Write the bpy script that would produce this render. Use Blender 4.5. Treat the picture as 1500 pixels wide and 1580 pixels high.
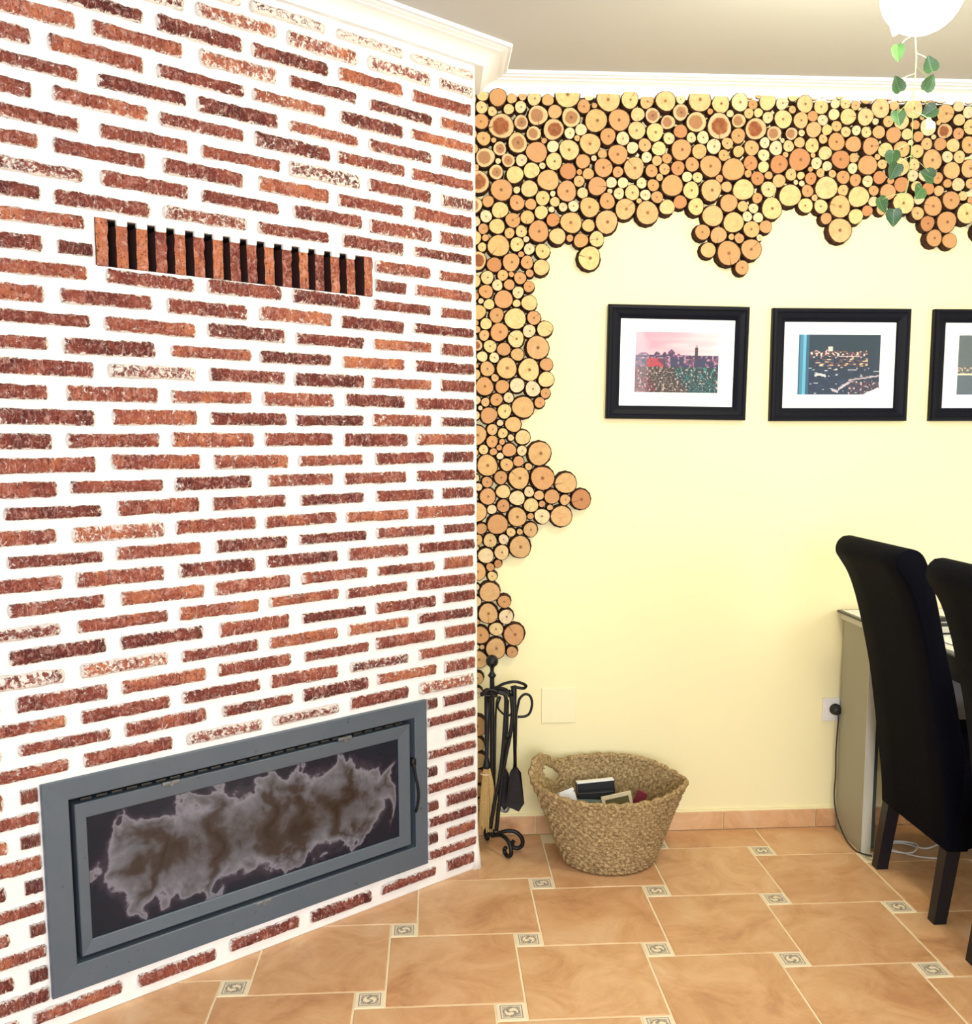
import bpy, math, random
from math import sin, cos, pi, radians
from mathutils import Vector, Matrix, noise

for o in list(bpy.data.objects):
    bpy.data.objects.remove(o)
COL = bpy.context.scene.collection
SC = bpy.context.scene
random.seed(7)

# ------------------------------------------------------------------ camera
F_PX, PX, PY = 1528.862, 762.635, 859.506
PITCH, YAW, ROLL, CAM_H, CAM_Y = 0.118165, -0.0627763, -0.0018759, 1.354226, -3.28
FW = Vector((-sin(YAW) * cos(PITCH), cos(YAW) * cos(PITCH), -sin(PITCH)))
_r = Vector((cos(YAW), sin(YAW), 0)); _u = _r.cross(FW)
RT = _r * cos(ROLL) + _u * sin(ROLL)
UP = _u * cos(ROLL) - _r * sin(ROLL)
EYE = Vector((0, CAM_Y, CAM_H))
cd = bpy.data.cameras.new('camera'); cam = bpy.data.objects.new('camera', cd); COL.objects.link(cam)
m = Matrix((RT, UP, -FW)).transposed().to_4x4(); m.translation = EYE
cam.matrix_world = m
cd.sensor_fit = 'VERTICAL'; cd.sensor_height = 36; cd.lens = 36 * F_PX / 1580
cd.shift_x = (750 - PX) / 1580; cd.shift_y = (PY - 790) / 1580
cd.clip_start = 0.05
SC.camera = cam

# ------------------------------------------------------------------ world, lights, exposure
w = bpy.data.worlds.new('world'); SC.world = w; w.use_nodes = True
nt = w.node_tree; bg = nt.nodes['Background']
bg.inputs[0].default_value = (0.93, 0.95, 1.0, 1); bg.inputs[1].default_value = 0.58

def area(name, loc, target, sx, sy, power, col):
    l = bpy.data.lights.new(name, 'AREA'); l.shape = 'RECTANGLE'; l.size = sx; l.size_y = sy
    l.energy = power; l.color = col
    o = bpy.data.objects.new(name, l); COL.objects.link(o); o.location = loc
    o.rotation_euler = (Vector(target) - Vector(loc)).to_track_quat('-Z', 'Y').to_euler()
    return o
# daylight from the tall balcony windows behind and to the left of the viewer, and from the right-hand window
area('daylight_balcony', (0.6, -5.6, 1.5), (-1.0, 0, 0.9), 2.6, 2.0, 125, (0.95, 0.97, 1.0))
area('daylight_window', (3.42, -2.6, 1.6), (0, -0.8, 1.0), 1.2, 1.3, 26, (1.0, 0.97, 0.92))
LAMP_POWER = 125.0
SC.view_settings.view_transform = 'Standard'
SC.view_settings.look = 'None'
SC.view_settings.gamma = 1
SC.view_settings.exposure = 0.30
SC.view_settings.use_curve_mapping = False

# ------------------------------------------------------------------ helpers
def ray(px, py):
    return FW * F_PX + RT * (px - PX) - UP * (py - PY)
def at(px, py, Y):
    d = ray(px, py); return EYE + d * ((Y - EYE.y) / d.y)
def atz(px, py, Z):
    d = ray(px, py); return EYE + d * ((Z - EYE.z) / d.z)
def mesh(name, v, f, mat=None, parent=None, smooth=False, loc=None, rot=None):
    me = bpy.data.meshes.new(name)
    me.from_pydata([tuple(p) for p in v], [], f); me.validate(); me.update()
    if mat is not None:
        for mm in (mat if isinstance(mat, (list, tuple)) else [mat]): me.materials.append(mm)
    if smooth:
        for p in me.polygons: p.use_smooth = True
    o = bpy.data.objects.new(name, me); COL.objects.link(o)
    if parent: o.parent = parent
    if loc is not None: o.location = loc
    if rot is not None: o.rotation_euler = rot
    return o
def empty(name, label, cat, loc=(0, 0, 0), rz=0, group=None):
    o = bpy.data.objects.new(name, None); COL.objects.link(o); o.empty_display_size = .1
    o.location = loc; o.rotation_euler = (0, 0, rz); tag(o, label, cat, group); return o
def tag(o, label, cat, group=None):
    o['label'] = label; o['category'] = cat
    if group: o['group'] = group
    return o
def struct(o): o['kind'] = 'structure'; return o

class MB:
    def __init__(s): s.v = []; s.f = []; s.mi = []
    def add(s, v, f, mi=0):
        b = len(s.v); s.v += [Vector(p) for p in v]
        s.f += [[i + b for i in q] for q in f]; s.mi += [mi] * len(f); return s
    def box(s, lo, hi, b=0.0, mi=0):
        (x0, y0, z0), (x1, y1, z1) = lo, hi
        if b <= 0:
            v = [(x0,y0,z0),(x1,y0,z0),(x1,y1,z0),(x0,y1,z0),(x0,y0,z1),(x1,y0,z1),(x1,y1,z1),(x0,y1,z1)]
            f = [(0,3,2,1),(4,5,6,7),(0,1,5,4),(1,2,6,5),(2,3,7,6),(3,0,4,7)]
            return s.add(v, f, mi)
        import bmesh
        bm = bmesh.new(); bmesh.ops.create_cube(bm, size=1)
        for q in bm.verts:
            q.co = Vector(((x0+x1)/2 + q.co.x*(x1-x0), (y0+y1)/2 + q.co.y*(y1-y0), (z0+z1)/2 + q.co.z*(z1-z0)))
        bmesh.ops.bevel(bm, geom=list(bm.edges), offset=b, segments=2, affect='EDGES', profile=.5)
        bm.verts.index_update()
        s.add([q.co.copy() for q in bm.verts], [[q.index for q in fc.verts] for fc in bm.faces], mi); bm.free(); return s
    def tube(s, pts, r, n=8, cap=True, mi=0, twist=None):
        pts = [Vector(p) for p in pts]; k = len(pts); rr = r if isinstance(r, (list, tuple)) else [r]*k
        tang = [(pts[min(i+1, k-1)] - pts[max(i-1, 0)]).normalized() for i in range(k)]
        up = Vector((0, 0, 1)) if abs(tang[0].z) < .9 else Vector((1, 0, 0))
        a = tang[0].cross(up).normalized(); v = []
        for i in range(k):
            a = (a - tang[i] * a.dot(tang[i])).normalized(); b = tang[i].cross(a)
            for j in range(n):
                t = 2*pi*j/n; q = rr[i]
                if twist: q = rr[i] * (1 + .32*sin(2*t + twist*i))
                v.append(pts[i] + (a*cos(t) + b*sin(t)) * q)
        f = [(i*n+j, i*n+(j+1) % n, (i+1)*n+(j+1) % n, (i+1)*n+j) for i in range(k-1) for j in range(n)]
        if cap: f += [tuple(range(n-1, -1, -1)), tuple((k-1)*n+j for j in range(n))]
        return s.add(v, f, mi)
    def lathe(s, prof, c=(0, 0, 0), n=24, mi=0):
        c = Vector(c); v = []
        for r, z in prof:
            for j in range(n): v.append(c + Vector((r*cos(2*pi*j/n), r*sin(2*pi*j/n), z)))
        k = len(prof)
        f = [(i*n+j, i*n+(j+1) % n, (i+1)*n+(j+1) % n, (i+1)*n+j) for i in range(k-1) for j in range(n)]
        f += [tuple(range(n-1, -1, -1)), tuple((k-1)*n+j for j in range(n))]
        return s.add(v, f, mi)
    def build(s, name, mat, parent=None, smooth=False, loc=None, rot=None):
        o = mesh(name, s.v, s.f, mat, parent, smooth, loc, rot)
        if isinstance(mat, (list, tuple)):
            for p, i in zip(o.data.polygons, s.mi): p.material_index = i
        return o
def spline(pts, n=6):
    P = [Vector(p) for p in pts]; out = []
    for i in range(len(P)-1):
        p0 = P[max(i-1, 0)]; p1 = P[i]; p2 = P[i+1]; p3 = P[min(i+2, len(P)-1)]
        for k in range(n):
            t = k/n
            out.append(.5*((2*p1) + (p2-p0)*t + (2*p0-5*p1+4*p2-p3)*t*t + (3*p1-p0-3*p2+p3)*t**3))
    out.append(P[-1]); return out
def autosmooth(o, ang=35):
    me = o.data
    for p in me.polygons: p.use_smooth = True
    try: me.set_sharp_from_angle(angle=radians(ang))
    except Exception: pass
    return o

# ------------------------------------------------------------------ materials
class NT:
    def __init__(s, name):
        s.m = bpy.data.materials.new(name); s.m.use_nodes = True; s.t = s.m.node_tree
        s.b = s.t.nodes['Principled BSDF']
    def n(s, typ, **kw):
        q = s.t.nodes.new(typ)
        for k, val in kw.items():
            if k.startswith('i_'):
                key = k[2:]; key = int(key) if key.isdigit() else key.replace('_', ' ')
                if hasattr(val, 'links') or isinstance(val, bpy.types.NodeSocket): s.t.links.new(val, q.inputs[key])
                else: q.inputs[key].default_value = val
            else: setattr(q, k, val)
        return q
    def link(s, a, b): s.t.links.new(a, b)
    def noise(s, vec, scale, detail=4, rough=.6, dist=0):
        q = s.n('ShaderNodeTexNoise'); q.inputs['Scale'].default_value = scale; q.inputs['Detail'].default_value = detail
        q.inputs['Roughness'].default_value = rough; q.inputs['Distortion'].default_value = dist
        if vec is not None: s.link(vec, q.inputs['Vector'])
        return q.outputs['Fac']
    def math(s, op, a, b=None, c=None, clamp=False):
        q = s.n('ShaderNodeMath', operation=op); q.use_clamp = clamp
        for i, x in enumerate((a, b, c)):
            if x is None: continue
            if isinstance(x, (int, float)): q.inputs[i].default_value = x
            else: s.link(x, q.inputs[i])
        return q.outputs[0]
    def mix(s, fac, a, b, mode='MIX'):
        q = s.n('ShaderNodeMix', data_type='RGBA', blend_type=mode)
        for i, x in ((0, fac), (6, a), (7, b)):
            if isinstance(x, (int, float)): q.inputs[i].default_value = x
            elif isinstance(x, (tuple, list)): q.inputs[i].default_value = (*x[:3], 1)
            else: s.link(x, q.inputs[i])
        return q.outputs[2]
    def ramp(s, fac, stops, interp='LINEAR'):
        q = s.n('ShaderNodeValToRGB'); q.color_ramp.interpolation = interp
        e = q.color_ramp.elements
        while len(e) < len(stops): e.new(.5)
        for i, (p, c) in enumerate(stops):
            e[i].position = p; e[i].color = (*c, 1) if isinstance(c, (tuple, list)) else (c, c, c, 1)
        s.link(fac, q.inputs[0]); return q.outputs[0]
    def bump(s, h, strength=.3, dist=.01):
        q = s.n('ShaderNodeBump'); q.inputs['Strength'].default_value = strength; q.inputs['Distance'].default_value = dist
        s.link(h, q.inputs['Height']); s.link(q.outputs[0], s.b.inputs['Normal'])
    def base(s, c):
        if isinstance(c, (tuple, list)): s.b.inputs['Base Color'].default_value = (*c, 1)
        else: s.link(c, s.b.inputs['Base Color'])
    def set(s, **kw):
        for k, val in kw.items():
            key = k.replace('_', ' ')
            if isinstance(val, (int, float, tuple)): s.b.inputs[key].default_value = val
            else: s.link(val, s.b.inputs[key])
    def obj(s): return s.n('ShaderNodeTexCoord').outputs['Object']
    def gen(s): return s.n('ShaderNodeTexCoord').outputs['Generated']

def plain(name, c, rough=.5, metal=0, var=.06, scale=40, bump=0.0, spec=.5):
    t = NT(name); v = t.obj(); f = t.noise(v, scale)
    lo = tuple(x*(1-var) for x in c); hi = tuple(min(1, x*(1+var)) for x in c)
    t.base(t.mix(f, lo, hi)); t.set(Roughness=rough, Metallic=metal)
    t.b.inputs['Specular IOR Level'].default_value = spec
    if bump: t.bump(f, bump, .005)
    return t.m

def mk_brick(name='rustic_brick', smear_and_glare=True):
    t = NT(name); g = t.gen(); ob = t.obj()
    rnd = t.n('ShaderNodeObjectInfo').outputs['Random']
    off = t.n('ShaderNodeVectorMath', operation='ADD')
    comb = t.n('ShaderNodeCombineXYZ'); t.link(t.math('MULTIPLY', rnd, 37.0), comb.inputs[0]); t.link(t.math('MULTIPLY', rnd, 91.0), comb.inputs[1])
    t.link(ob, off.inputs[0]); t.link(comb.outputs[0], off.inputs[1]); v = off.outputs[0]
    n1 = t.noise(v, 14, 3, .6); n2 = t.noise(v, 70, 5, .7, .8); n3 = t.noise(v, 170, 3, .7)
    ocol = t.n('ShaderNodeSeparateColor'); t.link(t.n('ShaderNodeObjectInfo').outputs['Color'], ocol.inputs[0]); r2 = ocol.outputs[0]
    tone = t.math('ADD', t.math('MULTIPLY', t.math('SUBTRACT', n1, .5), 1.6), t.math('ADD', t.math('MULTIPLY', rnd, .75), .1 if smear_and_glare else .36), clamp=True)
    c = t.ramp(tone, [(0, (.11, .026, .024)), (.35, (.21, .050, .038)), (.7, (.34, .095, .060)), (1, (.52, .175, .085))])
    c = t.mix(t.ramp(n2, [(.50, 0.), (.70, .75)]), c, (.66, .38, .33))      # pale scuffs
    c = t.mix(t.ramp(n3, [(.32, .9), (.46, 0.)]), c, (.035, .012, .011))   # dark pits
    mp = t.n('ShaderNodeMapping'); mp.inputs['Rotation'].default_value = (0, .75, 0); mp.inputs['Scale'].default_value = (260, 1, 38); t.link(v, mp.inputs['Vector'])
    n5 = t.noise(mp.outputs[0], 1.0, 3, .6, .5)
    c = t.mix(t.ramp(n5, [(.60, 0.), (.70, .75)]), c, (.06, .018, .015))    # slanting wire-cut drag marks
    c = t.mix(t.ramp(n5, [(.30, .6), (.40, 0.)]), c, (.68, .40, .34))
    sx = t.n('ShaderNodeSeparateXYZ'); t.link(g, sx.inputs[0])
    ax = t.math('MULTIPLY', t.math('ABSOLUTE', t.math('SUBTRACT', sx.outputs[0], .5)), 2)
    az = t.math('MULTIPLY', t.math('ABSOLUTE', t.math('SUBTRACT', sx.outputs[2], .5)), 2)
    e = t.math('MAXIMUM', t.math('POWER', ax, 22), t.math('POWER', az, 5))
    n4 = t.noise(v, 95, 5, .7, .6)
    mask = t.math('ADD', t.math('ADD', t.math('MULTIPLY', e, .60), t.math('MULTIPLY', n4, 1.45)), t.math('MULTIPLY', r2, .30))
    c = t.mix(t.ramp(mask, [(.88, 0.), (1.03, .5), (1.13, 1.)]), c, (.86, .80, .76)) if smear_and_glare else c     # plaster smeared over the arrises, plus lamp glare on the top courses
    t.base(c); t.set(Roughness=.9)
    t.b.inputs['Specular IOR Level'].default_value = .2
    h = t.math('ADD', t.math('MULTIPLY', n2, .8), t.math('MULTIPLY', n3, .35))
    t.bump(h, .9, .012); return t.m
def mk_mortar():
    t = NT('white_mortar'); v = t.obj(); n1 = t.noise(v, 9, 5, .6); n2 = t.noise(v, 60, 4, .7)
    c = t.mix(t.ramp(n1, [(.35, 0.), (.7, 1.)]), (.90, .87, .85), (.80, .78, .77))
    c = t.mix(t.ramp(n2, [(.64, 0.), (.76, .35)]), c, (.50, .50, .50))
    t.base(c); t.set(Roughness=.92); t.b.inputs['Specular IOR Level'].default_value = .2
    t.bump(t.math('ADD', t.math('MULTIPLY', n1, .8), t.math('MULTIPLY', n2, .3)), .5, .012); return t.m
def mk_wall(name, c1, c2):
    t = NT(name); v = t.obj(); n1 = t.noise(v, 1.3, 3); n2 = t.noise(v, 180, 3)
    t.base(t.mix(n1, c1, c2)); t.set(Roughness=.75); t.bump(n2, .08, .003); return t.m
def mk_wood():
    t = NT('cut_wood')
    uv = t.n('ShaderNodeUVMap', uv_map='face').outputs[0]
    at_ = t.n('ShaderNodeVertexColor', layer_name='tone')
    a2 = t.n('ShaderNodeVertexColor', layer_name='kind')
    sp = t.n('ShaderNodeSeparateColor'); t.link(a2.outputs[0], sp.inputs[0])
    heart, seed, rad = sp.outputs[0], sp.outputs[1], sp.outputs[2]
    sx = t.n('ShaderNodeSeparateXYZ'); t.link(uv, sx.inputs[0])
    ox = t.math('SUBTRACT', sx.outputs[0], t.math('MULTIPLY', t.math('SUBTRACT', seed, .5), .25))
    ln = t.n('ShaderNodeCombineXYZ'); t.link(ox, ln.inputs[0]); t.link(sx.outputs[1], ln.inputs[1]); t.link(t.math('MULTIPLY', seed, 50), ln.inputs[2])
    nz = t.noise(ln.outputs[0], 2.0, 4, .6); nf = t.noise(ln.outputs[0], 9, 4, .7)
    r = t.math('SQRT', t.math('ADD', t.math('MULTIPLY', ox, ox), t.math('MULTIPLY', sx.outputs[1], sx.outputs[1])))
    rw = t.math('ADD', r, t.math('MULTIPLY', t.math('SUBTRACT', nz, .5), .35))
    rings = t.math('SINE', t.math('MULTIPLY', rw, t.math('ADD', 22, t.math('MULTIPLY', rad, 26))))
    c = t.mix(t.math('MULTIPLY', t.math('ADD', rings, 1), .20), at_.outputs[0], (.30, .14, .05))
    c = t.mix(t.ramp(nf, [(.48, 0.), (.72, .5)]), c, (.52, .30, .12))
    # dark heartwood with a pale sapwood ring
    hm = t.math('MULTIPLY', t.ramp(rw, [(.58, 1.), (.70, 0.)]), heart)
    c = t.mix(hm, c, t.mix(nf, (.10, .018, .006), (.36, .12, .045)))
    # pith
    c = t.mix(t.math('MULTIPLY', t.ramp(r, [(.07, 1.), (.20, 0.)]), t.math('GREATER_THAN', seed, .35)), c, (.16, .07, .03))
    # drying crack on some slices
    vr = t.n('ShaderNodeVectorRotate', rotation_type='Z_AXIS'); t.link(uv, vr.inputs['Vector']); t.link(t.math('MULTIPLY', seed, 60), vr.inputs['Angle'])
    s2 = t.n('ShaderNodeSeparateXYZ'); t.link(vr.outputs[0], s2.inputs[0])
    yy = t.math('ABSOLUTE', t.math('ADD', s2.outputs[1], t.math('MULTIPLY', t.math('SUBTRACT', nz, .5), .18)))
    wdt = t.math('MULTIPLY', s2.outputs[0], .055)
    ck = t.math('MULTIPLY', t.math('LESS_THAN', yy, wdt), t.math('GREATER_THAN', t.math('FRACT', t.math('MULTIPLY', seed, 7.3)), .74))
    c = t.mix(t.math('MULTIPLY', ck, .8), c, (.11, .045, .018))
    # blotchy weathering
    c = t.mix(t.ramp(nz, [(.42, 0.), (.66, .38)]), c, (.44, .22, .09))
    t.base(c); t.set(Roughness=.8); t.b.inputs['Specular IOR Level'].default_value = .25
    t.bump(nf, .3, .002); return t.m
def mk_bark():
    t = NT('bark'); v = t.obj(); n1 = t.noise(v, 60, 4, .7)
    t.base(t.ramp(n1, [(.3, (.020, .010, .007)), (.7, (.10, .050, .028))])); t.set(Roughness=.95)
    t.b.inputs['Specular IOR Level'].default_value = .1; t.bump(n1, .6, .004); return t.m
def mk_tile():
    t = NT('terracotta_tile'); v = t.obj()
    rnd = t.n('ShaderNodeObjectInfo').outputs['Random']
    comb = t.n('ShaderNodeCombineXYZ'); t.link(t.math('MULTIPLY', rnd, 40.0), comb.inputs[2])
    off = t.n('ShaderNodeVectorMath', operation='ADD'); t.link(v, off.inputs[0]); t.link(comb.outputs[0], off.inputs[1])
    n1 = t.noise(off.outputs[0], 6, 6, .68, .8); n2 = t.noise(off.outputs[0], 30, 4, .7)
    c = t.ramp(n1, [(.30, (.44, .20, .09)), (.43, (.59, .31, .145)), (.56, (.70, .42, .22)), (.72, (.78, .55, .34))])
    c = t.mix(t.math('MULTIPLY', n2, .35), c, (.80, .52, .28))
    c = t.mix(t.math('MULTIPLY', rnd, .16), c, (.48, .20, .08))
    t.base(c); t.set(Roughness=.38); t.bump(n2, .08, .002); return t.m
def mk_vcol(name, layer='paint', rough=.5, noise_scale=None, spec=.5):
    t = NT(name); c = t.n('ShaderNodeVertexColor', layer_name=layer).outputs[0]
    if noise_scale:
        c = t.mix(t.math('MULTIPLY', t.noise(t.obj(), noise_scale), .12), c, (.5, .45, .4))
    t.base(c); t.set(Roughness=rough); t.b.inputs['Specular IOR Level'].default_value = spec; return t.m
def mk_weave():
    t = NT('seagrass'); v = t.obj(); n1 = t.noise(v, 120, 4, .7); n2 = t.noise(v, 9, 3); n3 = t.noise(v, 420, 3)
    c = t.ramp(n1, [(.32, (.07, .035, .010)), (.48, (.30, .19, .070)), (.66, (.62, .48, .25))])
    c = t.mix(t.math('MULTIPLY', n2, .35), c, (.46, .33, .17))
    t.base(c); t.set(Roughness=.8); t.bump(n3, .4, .003); return t.m
def mk_steel():
    t = NT('grey_stove_steel'); v = t.obj(); n1 = t.noise(v, 7, 5, .65); n2 = t.noise(v, 55, 4, .7)
    c = t.mix(n1, (.080, .115, .158), (.118, .142, .178))
    c = t.mix(t.ramp(n2, [(.66, 0.), (.74, .8)]), c, (.012, .020, .026))
    t.base(c); t.set(Roughness=.42, Metallic=.25); t.bump(n2, .1, .002); return t.m
def mk_soot_glass():
    t = NT('sooty_fire_glass'); g = t.gen(); sx = t.n('ShaderNodeSeparateXYZ'); t.link(g, sx.inputs[0])
    u, vv = sx.outputs[0], sx.outputs[2]
    sc = t.n('ShaderNodeMapping'); sc.inputs['Scale'].default_value = (3.2, 1, 1.1); t.link(g, sc.inputs['Vector'])
    n1 = t.noise(sc.outputs[0], 2.6, 3, .5, .3); n2 = t.noise(sc.outputs[0], 9, 5, .65, .3)
    wav = t.math('ABSOLUTE', t.math('SINE', t.math('ADD', t.math('MULTIPLY', u, 15), t.math('MULTIPLY', n1, 8))))
    ev = t.math('POWER', t.math('ABSOLUTE', t.math('SUBTRACT', t.math('MULTIPLY', vv, 2), 1)), 1.6)
    eu = t.math('POWER', t.math('ABSOLUTE', t.math('SUBTRACT', t.math('MULTIPLY', u, 2), 1)), 7)
    d = t.math('ADD', t.math('ADD', t.math('MULTIPLY', ev, .50), t.math('MULTIPLY', eu, .50)), t.math('ADD', t.math('MULTIPLY', wav, .30), t.math('MULTIPLY', n2, .26)))
    c = t.ramp(d, [(.15, (.022, .014, .012)), (.38, (.040, .032, .032)), (.58, (.115, .118, .145)), (.655, (.18, .175, .22)), (.70, (.03, .027, .045)), (.80, (.007, .010, .022)), (.92, (.004, .010, .022))])
    t.base(c); t.set(Roughness=.07); t.b.inputs['IOR'].default_value = 1.42
    return t.m
def mk_clear():
    t = NT('picture_glass'); tr = t.n('ShaderNodeBsdfTransparent'); gl = t.n('ShaderNodeBsdfGlossy'); gl.inputs['Roughness'].default_value = .05
    fr = t.n('ShaderNodeFresnel'); fr.inputs[0].default_value = 1.35
    mx = t.n('ShaderNodeMixShader'); t.link(fr.outputs[0], mx.inputs[0]); t.link(tr.outputs[0], mx.inputs[1]); t.link(gl.outputs[0], mx.inputs[2])
    t.link(mx.outputs[0], t.t.nodes['Material Output'].inputs[0]); return t.m
def mk_leaf():
    t = NT('ivy_leaf'); g = t.n('ShaderNodeTexCoord').outputs['UV']; sx = t.n('ShaderNodeSeparateXYZ'); t.link(g, sx.inputs[0])
    ab = t.math('ABSOLUTE', sx.outputs[0])
    ve = t.math('SINE', t.math('MULTIPLY', t.math('SUBTRACT', sx.outputs[1], t.math('MULTIPLY', ab, .8)), 26))
    rnd = t.n('ShaderNodeObjectInfo').outputs['Random']
    c = t.mix(rnd, (.012, .055, .018), (.04, .12, .028))
    c = t.mix(t.ramp(ve, [(.75, 0.), (.98, .6)]), c, (.12, .26, .08))
    c = t.mix(t.ramp(ab, [(.0, .7), (.06, 0.)]), c, (.16, .30, .10))
    t.base(c); t.set(Roughness=.4); t.b.inputs['Subsurface Weight'].default_value = 0; return t.m

M = dict(
    brick=mk_brick(), ubrick=mk_brick('upright_brick', False), shadebrick=plain('shaded_brick_side', (.035, .006, .004), .9, 0, .3, 60), mortar=mk_mortar(), wood=mk_wood(), bark=mk_bark(), tile=mk_tile(),
    wall=mk_wall('pale_yellow_paint', (.92, .84, .50), (.91, .82, .485)),
    ceiling=mk_wall('ceiling_paint', (.55, .57, .59), (.50, .52, .54)),
    plaster=mk_wall('white_plaster', (.90, .88, .83), (.87, .85, .80)),
    cornice=plain('cornice_white', (.82, .85, .90), .6, var=.02, scale=3),
    insert=mk_vcol('decor_insert', rough=.55, spec=.25), grout=plain('pale_grout', (.88, .76, .52), .9, var=.12),
    print=mk_vcol('photo_print', rough=.5), blackframe=plain('black_lacquer', (.003, .004, .009), .5, 0, .06, 40, 0, .12),
    mat=plain('white_card', (.88, .89, .90), .8, var=.02), glass=mk_clear(),
    steel=mk_steel(), soot=mk_soot_glass(), black=plain('black_void', (.006, .006, .008), .8),
    latch=plain('worn_latch_steel', (.20, .22, .24), .35, .6),
    iron=plain('wrought_iron', (.012, .012, .014), .42, .5, .3, 90, .2),
    straw=plain('broom_straw', (.50, .34, .13), .8, 0, .35, 150), weave=mk_weave(),
    fabric=plain('black_faux_leather', (.0022, .0026, .006), .75, 0, .25, 60, .12, .05),
    legw=plain('black_stained_wood', (.007, .006, .010), .4, 0, .3, 30, 0, .3),
    desk=plain('grey_beige_laminate', (.34, .33, .245), .55, 0, .03, 5),
    deskedge=plain('pale_desk_edge', (.62, .60, .50), .5), dark=plain('dark_edge', (.02, .022, .02), .3),
    tabletop=plain('white_gloss_top', (.80, .82, .84), .2, 0, .02), apron=plain('dark_blue_apron', (.010, .03, .05), .45),
    grey=plain('grey_slab_leg', (.30, .31, .36), .5), plastic=plain('white_plastic', (.82, .80, .76), .4, 0, .02),
    ivoryp=plain('ivory_plate', (.90, .83, .52), .5, 0, .02), rubber=plain('black_rubber', (.01, .01, .01), .5),
    whitecable=plain('white_cable', (.75, .75, .72), .5), paper=mk_vcol('printed_paper', rough=.7),
    cream=plain('cream_card', (.72, .62, .42), .7), olive=plain('olive_cover', (.12, .10, .03), .6),
    pages=plain('book_pages', (.75, .74, .72), .8, 0, .1, 300), cover=plain('black_cover', (.012, .014, .018), .4),
    red=plain('dark_red_cover', (.25, .03, .05), .5), leaf=mk_leaf(), stem=plain('vine_stem', (.34, .46, .16), .6),
    whitel=plain('variegated_leaf', (.62, .68, .45), .5), skirt=mk_tile(),
    teal=plain('grey_green_cover', (.10, .15, .14), .5), sky=plain('frame_aluminium', (.7, .7, .7), .4, .5),
)
t = NT('lamp_glass'); t.base((1, .95, .8)); t.b.inputs['Emission Color'].default_value = (1, .91, .62, 1); t.b.inputs['Emission Strength'].default_value = LAMP_POWER
M['lamp'] = t.m

# ------------------------------------------------------------------ room geometry constants
ZC = 2.483                                  # ceiling
PH = radians(38.4938); CX, CY = 0.13376, -0.26186      # chimney corner
DT = Vector((-cos(PH), -sin(PH), 0)); DN = Vector((sin(PH), -cos(PH), 0))   # along the brick face, out of it
def ch(t_, z, d=0.0):                      # a point on the brick face
    return Vector((CX, CY, 0)) + DT*t_ + DN*d + Vector((0, 0, z))
def tz(px, py, d=0.0):
    dr = ray(px, py); q = Vector((CX, CY, 0)) + DN*d
    p = EYE + dr * ((q-EYE).dot(DN) / dr.dot(DN)); return (p-q).dot(DT), p.z
# local frame of the chimney: X = towards the room corner (-DT), Y = into the wall (-DN)
CH_ROT = (0, 0, PH)                        # local x -> (cos,sin)
def cl(t_, z, d=0.0): return Vector((-t_, -d, z))      # chimney-local coordinates
CH_LOC = Vector((CX, CY, 0))

# floor slab, ceiling, walls
XR, YF = 3.5, -5.2
CHL = 2.45
endp = ch(CHL, 0)
fl = struct(mesh('floor', [(-2.4, YF, -.0016), (XR, YF, -.0016), (XR, .15, -.0016), (-2.4, .15, -.0016), (-2.4, YF, -.1), (XR, YF, -.1), (XR, .15, -.1), (-2.4, .15, -.1)],
       [(0, 1, 2, 3), (7, 6, 5, 4), (0, 4, 5, 1), (1, 5, 6, 2), (2, 6, 7, 3), (3, 7, 4, 0)], M['grout']))
struct(MB().box((-2.4, YF, ZC), (XR+.1, .15, ZC+.1)).build('ceiling', M['ceiling']))
struct(MB().box((-.6, 0, -.1), (XR+.1, .15, ZC)).build('wall_back', M['wall']))
# right-hand wall with a window opening
wr = MB(); y0, y1, z0, z1 = -3.3, -1.9, .95, 2.15
wr.box((XR, YF, -.1), (XR+.12, y0, ZC)); wr.box((XR, y1, -.1), (XR+.12, 0, ZC)); wr.box((XR, y0, -.1), (XR+.12, y1, z0)); wr.box((XR, y0, z1), (XR+.12, y1, ZC))
struct(wr.build('wall_right', M['wall']))
wf = MB()
for a, b, c, d in ((y0, y0+.05, z0, z1), (y1-.05, y1, z0, z1), ((y0+y1)/2-.03, (y0+y1)/2+.03, z0, z1)): wf.box((XR+.03, a, c), (XR+.09, b, d))
wf.box((XR+.03, y0, z0), (XR+.09, y1, z0+.05)); wf.box((XR+.03, y0, z1-.05), (XR+.09, y1, z1))
win = struct(wf.build('window_1', M['plastic']))
mesh('pane', [(XR+.06, y0, z0), (XR+.06, y1, z0), (XR+.06, y1, z1), (XR+.06, y0, z1)], [(0, 1, 2, 3)], M['glass'], win)

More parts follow.
